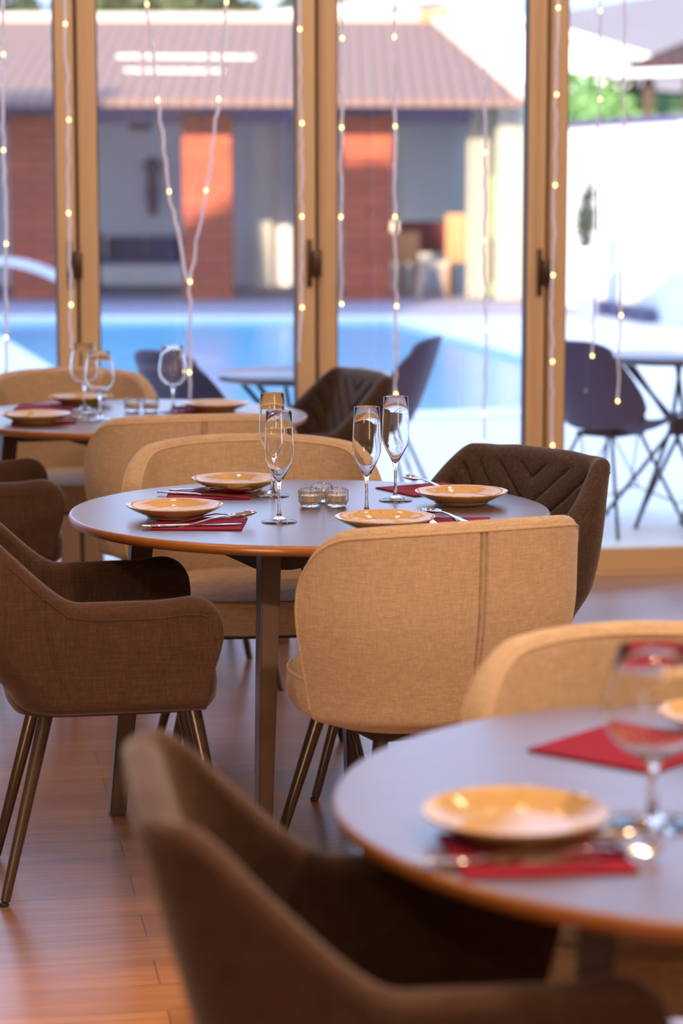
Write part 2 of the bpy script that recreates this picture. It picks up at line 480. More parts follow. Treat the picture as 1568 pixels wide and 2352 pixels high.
# glass door leaves
for i in range(len(CENT)-1):
    x0, x1 = CENT[i]+.006, CENT[i+1]-.006
    bm = bmesh.new()
    sw = .0685
    for (a0, a1) in ((x0, x0+sw), (x1-sw, x1)):
        box(bm, a0, a1, -.035, .035, .004, 4.496, bev=.004)
    for (z0, z1) in ((.004, .092), (4.42, 4.496)):
        box(bm, x0+sw, x1-sw, -.03, .03, z0, z1, bev=.004)
    # raised bead along one stile
    box(bm, x0+.008, x0+.022, -.042, -.034, .01, 4.49, bev=.002)
    o = st('window_%d' % (i+1), bm, M['frame'])
    bm = bmesh.new()
    for (a0, a1) in ((x0+sw-.001, x0+sw+.006), (x1-sw-.006, x1-sw+.001)):
        box(bm, a0, a1, -.022, .022, .09, 4.42)
    link('gasket', bm, M['gasket'], o, smooth=False)
    bm = bmesh.new(); box(bm, x0+sw-.002, x1-sw+.002, -.004, .004, .088, 4.425)
    link('pane', bm, M['pane'], o, smooth=False)
    bm = bmesh.new()
    zc = 1.19 if i < 4 else 1.15
    box(bm, x1-.033, x1-.014, -.046, -.034, zc-.088, zc+.088, bev=.003)
    box(bm, x1-.014, x1+.020, -.060, -.044, zc-.048, zc+.048, bev=.004)
    link('handle', bm, M['handle'], o)
bm = bmesh.new()
for c in CENT[1:-1]: box(bm, c-.0065, c+.0065, -.012, .03, .0, 4.50)
st('trim_1', bm, M['gasket'])
bm = bmesh.new(); box(bm, CENT[0]-.08, CENT[-1]+.08, -.09, .1, 0.0, .003); st('trim_2', bm, M['frame'])

# ------------------------------------------------------------------ yard, pool
POOL = [(-3.85, 25.2), (-1.35, 15.2), (.49, 15.35), (1.45, 15.6), (1.75, 18.8), (.44, 25.2)]
def offset_poly(pts, d):
    out = []
    n = len(pts)
    cx = sum(p[0] for p in pts)/n; cy = sum(p[1] for p in pts)/n
    for i in range(n):
        p0, p1, p2 = Vector(pts[i-1]), Vector(pts[i]), Vector(pts[(i+1) % n])
        def nrm(a, b):
            e = (b-a).normalized(); m = Vector((e.y, -e.x))
            if m.dot((a+b)/2 - Vector((cx, cy))) < 0: m = -m
            return m
        n1, n2 = nrm(p0, p1), nrm(p1, p2)
        m = (n1+n2).normalized(); k = d / max(.4, m.dot(n1))
        out.append((p1.x + m.x*k, p1.y + m.y*k))
    return out
def ring_slab(bm, inner, outer, z0, z1):
    n = len(inner)
    A = [bm.verts.new((*p, z1)) for p in inner]; B = [bm.verts.new((*p, z1)) for p in outer]
    C = [bm.verts.new((*p, z0)) for p in inner]; D = [bm.verts.new((*p, z0)) for p in outer]
    for i in range(n):
        j = (i+1) % n
        bm.faces.new((A[i], A[j], B[j], B[i])); bm.faces.new((A[i], C[i], C[j], A[j])); bm.faces.new((B[i], B[j], D[j], D[i])); bm.faces.new((C[i], D[i], D[j], C[j]))
cop_out = offset_poly(POOL, .42)
bm = bmesh.new(); ring_slab(bm, POOL, cop_out, -.1, .02); o = link('trim_3', bm, M['coping'], smooth=False); o['kind'] = 'structure'
def ground(name, outer, hole, mat, z):
    bm = bmesh.new()
    es = []
    for pts in (outer, hole):
        if not pts: continue
        v = [bm.verts.new((*p, z)) for p in pts]
        es += [bm.edges.new((v[i], v[(i+1) % len(v)])) for i in range(len(v))]
    bmesh.ops.triangle_fill(bm, edges=es, use_beauty=True)
    o = link(name, bm, mat, smooth=False); o['kind'] = 'structure'
    return o
E0 = W(-30, .12); E1 = W(30, .12)
ground('floor_terrace', [(E0.x, E0.y), (E1.x, E1.y), (30, 25.9), (-30, 25.9)], cop_out, M['stone'], -.001)
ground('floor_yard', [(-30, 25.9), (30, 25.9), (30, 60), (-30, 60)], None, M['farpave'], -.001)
bm = bmesh.new()
v0 = [bm.verts.new((*p, -1.4)) for p in POOL]; v1 = [bm.verts.new((*p, -.1)) for p in POOL]
bm.faces.new(v0)
for i in range(6): bm.faces.new((v0[i], v0[(i+1) % 6], v1[(i+1) % 6], v1[i]))
o = link('floor_pool', bm, M['poolwall'], smooth=False); o['kind'] = 'structure'
bm = bmesh.new()
v = [bm.verts.new((*p, -.03)) for p in POOL]; bm.faces.new(v)
o = link('pool_water', bm, M['water'], smooth=False)
tag(o, 'bright blue rippled water filling the swimming pool', 'water', kind='stuff')

# water spout arching at the left end of the pool
sp = empty('pool_spout', (-3.30, 23.2, 0), 0, 'white arched water spout beside the pool at the left', 'pool spout')
bm = bmesh.new()
pts = []
for k in range(17):
    t = k/16; pts.append((-.35 + .95*t, .05*t, .60 + .13*math.sin(PI*(.15+.72*t))*1.0 - .10*t*t))
ww = .28
for k in range(16):
    p, q = pts[k], pts[k+1]
    vv = [bm.verts.new(c) for c in ((p[0], p[1]-ww, p[2]), (p[0], p[1]+ww, p[2]), (q[0], q[1]+ww, q[2]), (q[0], q[1]-ww, q[2]),
                                    (p[0], p[1]-ww, p[2]-.05), (p[0], p[1]+ww, p[2]-.05), (q[0], q[1]+ww, q[2]-.05), (q[0], q[1]-ww, q[2]-.05))]
    for f in ((0,1,2,3),(7,6,5,4),(0,3,7,4),(1,5,6,2)): bm.faces.new([vv[i] for i in f])
bmesh.ops.remove_doubles(bm, verts=bm.verts[:], dist=1e-5)
link('spout_blade', bm, M['chrome'], sp)
bm = bmesh.new(); tube(bm, [(-.30, 0, 0), (-.36, 0, .35), (-.33, 0, .64)], .10, 16); link('spout_post', bm, M['chrome'], sp)

# ------------------------------------------------------------------ pavilion across the pool
pav = empty('pavilion', (-3.0, 29.5, 0), 0, 'long open pavilion with tiled hip roof and brick pillars behind the pool', 'pavilion')
px, py = -3.0, 29.5
for x0 in (-6.1, -3.98, -1.90, .02):
    bm = bmesh.new(); box(bm, x0-px, x0+.58-px, 29.2-py, 29.78-py, 0, 2.18); link('pillar', bm, M['brick'], pav, smooth=False)
bm = bmesh.new(); box(bm, -9-px, 1.55-px, 29.3-py, 29.7-py, 2.1, 2.34); link('beam', bm, M['beamcol'], pav, smooth=False)
bm = bmesh.new(); box(bm, -9-px, 2.0-px, 33.0-py, 33.2-py, 0, 2.9); link('back_wall', bm, M['shadewall'], pav, smooth=False)
bm = bmesh.new(); box(bm, -9-px, 2.0-px, 29.3-py, 33.2-py, 2.36, 2.42); link('soffit', bm, M['shadewall'], pav, smooth=False)
for x0, x1 in ((-1.2, -.95), (-.62, -.32), (.62, .82)):
    bm = bmesh.new(); box(bm, x0-px, x1-px, 32.8-py, 33-py, 0, 2.36); link('pilaster', bm, M['pilaster'], pav, smooth=False)
bm = bmesh.new()
def V3(*p): return bm.verts.new((p[0]-px, p[1]-py, p[2]))
el, er, ef, eb, ez, rz_ = -9.5, 2.12, 28.3, 38, 2.36, 3.54
f0, f1, f2, f3 = V3(el, ef, ez), V3(er, ef, ez), V3(er, eb, ez), V3(el, eb, ez)
r0, r1 = V3(el, 33.1, rz_), V3(1.26, 33.1, rz_)
bm.faces.new((f0, f1, r1, r0)); bm.faces.new((f1, f2, r1)); bm.faces.new((f2, f3, r0, r1)); bm.faces.new((f3, f0, r0)); bm.faces.new((f0, f3, f2, f1))
link('roof', bm, M['tiles'], pav, smooth=False)
bm = bmesh.new(); box(bm, el-px, er-px, ef-.1-py, ef-py, ez-.09, ez+.0); link('gutter', bm, M['tiles'], pav, smooth=False)
bm = bmesh.new(); tube(bm, [(1.26-px, 33.1-py, rz_+.02), (er-px, ef-py, ez+.02)], .075, 8); link('hip_cap', bm, M['cream'], pav)
bm = bmesh.new(); tube(bm, [(el-px, 33.1-py, rz_+.03), (1.3-px, 33.1-py, rz_+.03)], .075, 8); link('ridge_cap', bm, M['cream'], pav)
bm = bmesh.new(); box(bm, 1.05-px, 1.45-px, 33.0-py, 33.4-py, rz_-.1, rz_+.16); link('vent_stack', bm, M['caramel'], pav, smooth=False)
# small hanging lantern and wall piece
ln = empty('hanging_lantern', (-2.55, 31, 2.35), 0, 'small dark lantern hanging inside the pavilion between the brick pillars', 'lantern')
bm = bmesh.new(); tube(bm, [(0, 0, 0), (0, 0, -.16)], .01, 6); link('cord', bm, M['black'], ln)
bm = bmesh.new(); lathe(bm, [(0, -.15), (.05, -.17), (.16, -.27), (.15, -.29), (.05, -.30), (0, -.30)], 16); link('lamp_shade', bm, M['black'], ln)
wo = empty('wall_ornament', (-2.55, 32.93, 1.35), 0, 'tall grey ornament on the wall behind the blue bench', 'ornament')  # plain tall grey-blue turned form set against the back wall
bm = bmesh.new(); lathe(bm, [(0, -.42), (.05, -.40), (.09, -.1), (.07, .1), (.12, .28), (.04, .36), (0, .38)], 14); link('ornament_body', bm, M['beamcol'], wo)
# curtains at the right end
for k, (x0, x1, yy) in enumerate(((1.50, 1.80, 29.35), (1.83, 2.18, 28.9))):
    bm = bmesh.new()
    n = 40
    rows = []
    for z in (.02, .8, 1.5, 2.3):
        row = []
        for i in range(n+1):
            t = i/n; amp = .05 + .02*math.sin(9*t + k)
            row.append(bm.verts.new((x0 + (x1-x0)*t, yy + amp*math.sin(t*22 + k), z)))
        rows.append(row)
    for r_ in range(3):
        for i in range(n): bm.faces.new((rows[r_][i], rows[r_][i+1], rows[r_+1][i+1], rows[r_+1][i]))
    bmesh.ops.solidify(bm, geom=bm.faces[:], thickness=.012)
    o = link('curtain', bm, M['curtain'])
    tag(o, ['cream curtain hanging beside the pavilion\'s dining table', 'cream curtain at the pavilion\'s outer right corner'][k], 'curtain', 'pavilion curtains')
# blue bench
bn = empty('garden_bench', (-2.62, 32.2, 0), 0, 'pale bench with blue cushions against the pavilion back wall', 'bench')
bm = bmesh.new(); box(bm, -.55, .55, -.3, .3, .05, .32, bev=.01); link('bench_base', bm, M['pilaster'], bn)
for x0 in (-.5, 0.01):
    bm = bmesh.new(); box(bm, x0, x0+.49, .08, .26, .33, .68, bev=.04); link('back_cushion', bm, M['blue'], bn)
bm = bmesh.new(); box(bm, -.5, .5, -.28, .07, .325, .42, bev=.03); link('seat_cushion', bm, M['blue'], bn)
for x0 in (-.64, .56):
    bm = bmesh.new(); box(bm, x0, x0+.08, -.3, .3, 0, .72, bev=.01); link('armrest', bm, M['maroon'], bn)
# garden table with maroon cloth, wooden chairs, stool
gt = empty('garden_table', (1.08, 30.9, 0), 0, 'dining table under a maroon cloth inside the pavilion at the right', 'table')
bm = bmesh.new(); box(bm, -.36, .36, -.45, .45, .52, .90, bev=.02); link('tablecloth', bm, M['maroon'], gt)
for sx_ in (-.3, .3):
    for sy_ in (-.38, .38):
        bm = bmesh.new(); beam(bm, (sx_, sy_, 0), (sx_, sy_, .54), .06, .06, .06, .06); link('leg', bm, M['caramel'], gt)
def wooden_chair(x, y, rz, label, back=1.0):
    t = empty('wooden_chair', (x, y, 0), rz, label, 'chair', 'wooden chairs in the pavilion')
    bm = bmesh.new(); box(bm, -.22, .22, -.22, .22, .43, .47, bev=.01); link('seat', bm, M['caramel'], t)
    bm = bmesh.new(); box(bm, -.22, .22, .18, .22, .47, back, bev=.015); link('backrest', bm, M['caramel'], t)
    for a_ in (-.19, .19):
        for b_ in (-.19, .19):
            bm = bmesh.new(); beam(bm, (a_, b_, 0), (a_, b_, .44), .04, .04, .04, .04); link('leg', bm, M['caramel'], t)
wooden_chair(.72, 30.1, R(185), 'wooden chair at the left end of the maroon table', .80)
wooden_chair(1.52, 30.0, R(172), 'tall backed wooden chair next to the cream pavilion curtain', 1.02)
stl = empty('garden_stool', (1.12, 29.95, 0), 0, 'small cream stool in front of the maroon table', 'stool')
bm = bmesh.new(); box(bm, -.2, .2, -.16, .16, .36, .44, bev=.015); link('seat', bm, M['cream'], stl)
for a_ in (-.15, .15):
    bm = bmesh.new(); beam(bm, (a_*1.2, 0, 0), (a_*.8, 0, .37), .07, .2, .12, .24); link('leg', bm, M['cream'], stl)

# ------------------------------------------------------------------ garden walls, hedge, trees, neighbours
def prism_wall(name, p0, p1, z0, z1, th, mat):
    bm = bmesh.new()
    a = Vector((p0[0], p0[1])); b = Vector((p1[0], p1[1])); d = (b-a).normalized(); n = Vector((-d.y, d.x))*th
    poly_prism(bm, [tuple(a), tuple(b), tuple(b+n), tuple(a+n)], z0, z1)
    o = link(name, bm, mat, smooth=False); o['kind'] = 'structure'; return o
prism_wall('wall_garden', (3.34, 24.2), (2.15, 30.2), 0, 2.02, -.2, M['whitewall'])
prism_wall('trim_4', (3.33, 24.19), (2.13, 30.2), 2.02, 2.10, -.25, M['beamcol'])
prism_wall('wall_garden_right', (3.54, 24.15), (9, 23.9), 0, 2.02, .2, M['whitewall'])
prism_wall('trim_5', (3.54, 24.12), (9, 23.86), 2.02, 2.10, .25, M['beamcol'])
prism_wall('trim_6', (3.20, 24.7), (2.74, 27.3), 0, .14, .12, M['beamcol'])

def foliage(bm, cx, cy, cz, rx, ry, rz__, n, s, seed):
    rnd = random.Random(seed)
    for _ in range(n):
        while True:
            u = Vector((rnd.uniform(-1, 1), rnd.uniform(-1, 1), rnd.uniform(-1, 1)))
            if .25 < u.length < 1: break
        c = Vector((cx+u.x*rx, cy+u.y*ry, cz+u.z*rz__))
        a = Vector((rnd.uniform(-1, 1), rnd.uniform(-1, 1), rnd.uniform(-1, 1))).normalized()
        b_ = a.orthogonal().normalized(); c_ = a.cross(b_)
        k = s*rnd.uniform(.6, 1.3)
        vv = [bm.verts.new(c + b_*k*x + c_*k*.55*y + a*k*.15*w_) for x, y, w_ in ((-1, 0, 0), (0, -1, 1), (1, 0, 0), (0, 1, 1))]
        bm.faces.new(vv)
def tree(x, y, h, rx, seed, label, mat='leaf', group='trees behind the pavilion'):
    t = empty('garden_tree', (x, y, 0), 0, label, 'tree', group)
    bm = bmesh.new(); tube(bm, [(0, 0, 0), (.05, 0, h*.4), (0, .05, h*.75)], .14, 8, r2=.05); link('trunk', bm, M['bark'], t)
    bm = bmesh.new(); foliage(bm, 0, 0, h*.68, rx, rx, h*.34, 2400, .20, seed); link('crown', bm, M[mat], t, smooth=False)
tree(-6.6, 44, 4.9, 1.7, 1, 'dark leafy tree above the tiled roof at the far left')
tree(-2.9, 48, 5.2, 1.7, 2, 'bushy tree above the tiled roof right of the first mullion')
tree(-4.9, 51, 5.4, 1.6, 5, 'dark tree above the tiled roof by the left window mullion')
tree(-.3, 53, 5.5, 1.5, 3, 'leafy tree above the tiled roof beside the middle mullion')
prism_wall('wall_boundary', (-12, 36.5), (-3.3, 36.5), 0, 3.84, .2, M['whitewall'])
# hedge
bm = bmesh.new(); foliage(bm, 3.1, 31.0, 2.15, 1.3, .35, .62, 3200, .07, 9)
box(bm, 1.9, 4.3, 30.8, 31.2, 0, 2.5)
o = link('hedge', bm, M['hedge'], smooth=False); tag(o, 'bright green clipped hedge rising behind the white garden wall', 'hedge')
# white house behind with a low gable, and pale sheet-roofed shed to its right
hb = empty('neighbour_house', (1.5, 40, 0), 0, 'overexposed white gabled house behind the pavilion roof', 'house')
bm = bmesh.new()
pr = [(-3.6, 0), (3.2, 0), (3.2, 3.35), (.1, 4.25), (-3.6, 3.8)]
a = [bm.verts.new((p[0], 0, p[1])) for p in pr]; b = [bm.verts.new((p[0], 6, p[1])) for p in pr]
bm.faces.new(a); bm.faces.new(b[::-1])
for i in range(5): bm.faces.new((a[i], b[i], b[(i+1) % 5], a[(i+1) % 5]))
link('walls', bm, M['whitewall'], hb, smooth=False)
bm = bmesh.new()
for (p, q) in (((3.6, 3.25), (.1, 4.28)), ((.1, 4.28), (-3.8, 3.82))):
    vv = [bm.verts.new(c) for c in ((p[0], -.3, p[1]), (q[0], -.3, q[1]), (q[0], 6.2, q[1]), (p[0], 6.2, p[1]), (p[0], -.3, p[1]+.12), (q[0], -.3, q[1]+.12), (q[0], 6.2, q[1]+.12), (p[0], 6.2, p[1]+.12))]
    for f in ((0,3,2,1),(4,5,6,7),(0,1,5,4),(1,2,6,5),(2,3,7,6),(3,0,4,7)): bm.faces.new([vv[i] for i in f])
link('roof', bm, M['whitewall'], hb, smooth=False)
sh = empty('neighbour_shed', (6.4, 47, 0), 0, 'large pale grey sheet roof beyond the garden at the right', 'building')
bm = bmesh.new(); box(bm, -3.0, 6, 0, 8, 0, 3.0); link('walls', bm, M['lavroof'], sh, smooth=False)
bm = bmesh.new()
vv = [bm.verts.new(c) for c in ((-3.3, -.4, 2.9), (6.5, -.4, 3.3), (6.5, 4, 6.2), (-3.3, 4, 4.6), (6.5, 8.4, 3.3), (-3.3, 8.4, 2.9))]
for f in ((0,1,2,3),(3,2,4,5),(0,3,5),(1,4,2),(0,5,4,1)): bm.faces.new([vv[i] for i in f])
link('roof', bm, M['lavroof'], sh, smooth=False)
# gazebo with dark roof
gz = empty('gazebo', (4.5, 30.5, .24), 0, 'gazebo with dark brown tiled roof and white gutter above the garden wall', 'gazebo')
bm = bmesh.new()
vv = [bm.verts.new(c) for c in ((-1.2, -.8, 2.50), (2.4, -1.3, 2.62), (2.4, 2.2, 2.62), (-1.2, 2.2, 2.50), (1.9, .3, 3.75))]
for f in ((0,1,4),(1,2,4),(2,3,4),(3,0,4),(3,2,1,0)): bm.faces.new([vv[i] for i in f])
link('roof', bm, M['darktiles'], gz, smooth=False)
bm = bmesh.new(); tube(bm, [(-1.25, -.85, 2.45), (2.4, -1.35, 2.57)], .05, 8); link('gutter', bm, M['whitewall'], gz)
for x in (-.75, -.25, 1.2):
    bm = bmesh.new(); beam(bm, (x, -.5, 0), (x, -.5, 2.5), .12, .12, .12, .12); link('post', bm, M['bark'], gz)
bm = bmesh.new(); tube(bm, [(-.25, -.5, 1.9), (.35, -.5, 2.48)], .05, 6); link('brace', bm, M['bark'], gz)
# potted cypress by the garden wall
pt = empty('potted_plant', (2.54, 25.2, 0), 0, 'slender dark plant in a tall white pot by the garden wall', 'plant')
bm = bmesh.new(); lathe(bm, [(0, 0), (.10, 0), (.14, .74), (.12, .74), (.11, .70), (0, .70)], 24); link('pot', bm, M['whitewall'], pt)
bm = bmesh.new(); tube(bm, [(0, 0, .68), (0, 0, 1.4)], .012, 6); link('stem', bm, M['bark'], pt)
bm = bmesh.new(); foliage(bm, -.02, 0, 1.02, .10, .10, .30, 420, .035, 5); foliage(bm, .02, 0, 1.34, .06, .06, .14, 90, .03, 6); link('foliage', bm, M['darkleaf'], pt, smooth=False)

# ------------------------------------------------------------------ outdoor chairs and tables
def make_patio_chair():
    t = empty('patio_chair')
    bm = bmesh.new()
    nu, nv = 24, 36
    P_ = []
    for j in range(nv+1):
        v_ = j/nv
        row = []
        for i in range(nu+1):
            u_ = -1 + 2*i/nu
            # centre line: front lip of the seat, sagging seat, bend, reclining back (forward = +x)
            if v_ < .45:
                t_ = v_/.45; cx = .22 - .36*t_; cz = .455 - .03*math.sin(PI*min(1, t_*1.1)); 
            else:
                t_ = (v_-.45)/.55; cx = -.14 - .15*t_**.8; cz = .44 + .385*t_**1.1
            up = smooth01((v_-.30)/.25)
            hw = .20 + .015*math.sin(PI*v_) - .035*smooth01((v_-.75)/.25)
            side = abs(u_)**2.6
            x = cx + side*(.12*up*(1-.55*smooth01((v_-.6)/.4)))
            z = cz + side*(.05*(1-up) + .055*up*(1-smooth01((v_-.5)/.4)))
            z -= .035*smooth01((v_-.85)/.15)*abs(u_)**4
            row.append(Vector((x, hw*u_, z)))
        P_.append(row)
    def nrm_(j, i):
        a_ = P_[min(j+1, nv)][i]-P_[max(j-1, 0)][i]; b_ = P_[j][min(i+1, nu)]-P_[j][max(i-1, 0)]
        return a_.cross(b_).normalized()
    T_ = [[bm.verts.new(P_[j][i]) for i in range(nu+1)] for j in range(nv+1)]
    U_ = [[bm.verts.new(P_[j][i] + nrm_(j, i)*.016) for i in range(nu+1)] for j in range(nv+1)]
    for j in range(nv):
        for i in range(nu):
            bm.faces.new((T_[j][i], T_[j][i+1], T_[j+1][i+1], T_[j+1][i])); bm.faces.new((U_[j][i], U_[j+1][i], U_[j+1][i+1], U_[j][i+1]))
    for i in range(nu):
        for j in (0, nv): bm.faces.new((T_[j][i], U_[j][i], U_[j][i+1], T_[j][i+1]))
    for j in range(nv):
        for i in (0, nu): bm.faces.new((T_[j][i], T_[j+1][i], U_[j+1][i], U_[j][i]))
    link('shell', bm, M['navy'], t)
    for sx_, sy_ in ((1, 1), (1, -1), (-1, 1), (-1, -1)):
        bm = bmesh.new()
        tube(bm, [(.10*sx_-.01, .08*sy_, .425), (.25*sx_-.01, .23*sy_, .0)], .008, 8)
        tube(bm, [(.10*sx_-.01, .08*sy_, .425), (.19*sx_-.01, -.02*sy_, .17), (.25*sx_-.01, -.0*sy_ + .19*sy_, .10)], .004, 6)
        link('leg', bm, M['black'], t)
    bm = bmesh.new(); box(bm, -.12, .11, -.10, .10, .405, .425, bev=.004); link('mount', bm, M['black'], t)
    return t
pc = make_patio_chair()
pcs = [(1.16, 10.35, R(48), 'dark patio chair outdoors next to the rod-legged table, its back to the window'),
       (.13, 10.5, R(162), 'dark patio chair outdoors seen sideways between the middle and right mullions'),
       (-.54, 9.80, R(48), 'dark patio chair outdoors behind the single wine glass on the rear table'),
       (1.70, 10.22, R(175), 'dark patio chair outdoors cut off by the right edge of the photo')]
for i, (x, y, a, l) in enumerate(pcs):
    o = pc if i == 0 else copy_tree(pc)
    o.location = (x, y, 0); o.rotation_euler = (0, 0, a); tag(o, l, 'chair', 'dark patio chairs on the terrace')
def make_patio_table():
    t = empty('patio_table')
    bm = bmesh.new(); lathe(bm, [(0, .705), (.335, .705), (.35, .71), (.35, .728), (.343, .733), (0, .733)], 64); link('tabletop', bm, M['greytop'], t)
    for k in range(6):
        a = 2*PI*k/6 + .35; b_ = a + R(150)
        bm = bmesh.new(); tube(bm, [(.27*math.cos(a), .27*math.sin(a), .705), (.03*math.cos((a+b_)/2), .03*math.sin((a+b_)/2), .42), (.33*math.cos(b_), .33*math.sin(b_), 0)], .010, 8); link('leg', bm, M['black'], t)
    bm = bmesh.new(); lathe(bm, [(0, .38), (.04, .38), (.045, .42), (.04, .46), (0, .46)], 20); link('hub', bm, M['black'], t)
    return t
ptb = make_patio_table()
for i, (x, y, a, l) in enumerate([(1.48, 10.58, 0, 'round patio table outdoors on crossing metal rods by the right edge'), (-.15, 9.62, .5, 'round patio table outdoors behind the rear indoor table')]):
    o = ptb if i == 0 else copy_tree(ptb)
    o.location = (x, y, 0); o.rotation_euler = (0, 0, a); tag(o, l, 'table', 'round patio tables')

# ------------------------------------------------------------------ indoor chairs
def sample_path(fn, svals):
    """fn(s) -> (x, y); returns points with outward normals"""
    out = []
    for s in svals:
        e = 1e-4
        a = Vector(fn(max(0, s-e))); b_ = Vector(fn(min(1, s+e)))
        d = (b_-a).normalized(); n = Vector((d.y, -d.x))
        p = Vector(fn(s))
        out.append((s, p, n))
    c = sum((q[1] for q in out), Vector((0, 0)))/len(out)
    mid = out[len(out)//2]
    if mid[2].dot(mid[1]-c) < 0: out = [(s, p, -n) for s, p, n in out]
    return out

def shell_mesh(bm, path, ztop, zb, zin, th, deform, K=26, rb=.05, inner=None, outer=None):
    """upholstered wrap-around shell: outer face, rounded rim, inner face"""
    r = th/2
    cols = []
    for (s, p, n) in path:
        zt = ztop(s)
        colv = []
        def add(off, z, tagf=None):
            q = p + n*off
            colv.append(bm.verts.new(deform(q.x, q.y, z, s)))
        # underside curl
        for k in range(5):
            a = PI/2*k/4
            add(-rb*(1-math.sin(a))-.0, zb + rb*.7*(1-math.cos(a)))
        z0 = zb + rb*.7
        for k in range(1, K+1):
            z = z0 + (zt - r - z0)*k/K
            o_ = outer(s, z, zt) if outer else 0
            add(o_, z)
        for k in range(1, 8):
            a = PI*k/8
            add(-r + r*math.cos(a), zt - r + r*math.sin(a))
        for k in range(0, K+1):
            z = zt - r + (zin - (zt - r))*k/K
            o_ = inner(s, z, zt, (p, n)) if inner else 0
            add(-th + o_, z)
        cols.append(colv)
    m = len(cols[0])
    for i in range(len(cols)-1):
        for k in range(m-1):
            bm.faces.new((cols[i][k], cols[i+1][k], cols[i+1][k+1], cols[i][k+1]))
        bm.faces.new((cols[i][m-1], cols[i+1][m-1], cols[i+1][0], cols[i][0]))
    # end caps as strips between the outer and inner halves
    for c in (cols[0], cols[-1]):
        h = m//2
        for k in range(h):
            a_, b_, c_, d_ = c[k], c[k+1], c[m-2-k], c[m-1-k]
            if k+1 >= m-2-k: break
            try: bm.faces.new((a_, b_, c_, d_))
            except ValueError: pass

def cushion(bm, cx, cy, hx, hy, z0, z1, e=3.0, n=56, crown=.012):
    def pt(a, k):
        c, s = math.cos(a), math.sin(a)
        return (cx + hx*k*math.copysign(abs(c)**(2/e), c), cy + hy*k*math.copysign(abs(s)**(2/e), s))
    h = z1-z0
    prof = [(0, z0), (.80, z0), (.94, z0+h*.06), (.99, z0+h*.25), (1.0, z0+h*.55), (.99, z0+h*.80), (.95, z0+h*.95), (.86, z1+crown*.1), (.6, z1+crown*.6), (.3, z1+crown), (0, z1+crown)]
    rings = []
    for k, z in prof:
        rings.append([bm.verts.new((cx, cy, z))] if k == 0 else [bm.verts.new((*pt(2*PI*i/n, k), z)) for i in range(n)])
    for a_, b_ in zip(rings[:-1], rings[1:]):
        for i in range(n):
            j = (i+1) % n
            if len(a_) == 1: bm.faces.new((a_[0], b_[i], b_[j]))
            elif len(b_) == 1: bm.faces.new((a_[i], b_[0], a_[j]))
            else: bm.faces.new((a_[i], b_[i], b_[j], a_[j]))
    return [(*pt(2*PI*i/n, .985), z0+h*.86) for i in range(n)] + [(*pt(0, .985), z0+h*.86)]

def round_leg(parent, p0, p1, r0=.0165, r1=.0105):
    bm = bmesh.new()
    p0, p1 = Vector(p0), Vector(p1)
    q = p0 + (p1-p0)*.975
    tube(bm, [p0, p0.lerp(q, .5), q], [r0, (r0+r1)/2, r1], 20)
    o = link('leg', bm, M['leg'], parent)
    bm = bmesh.new()
    lathe(bm, [(0, 0), (r1*.95, 0), (r1*1.05, .004), (r1*.9, .008), (r1*.5, .010), (r1*.5, .016), (0, .016)], 16, p1.x, p1.y, 0)
    link('foot_cap', bm, M['foot'], o)

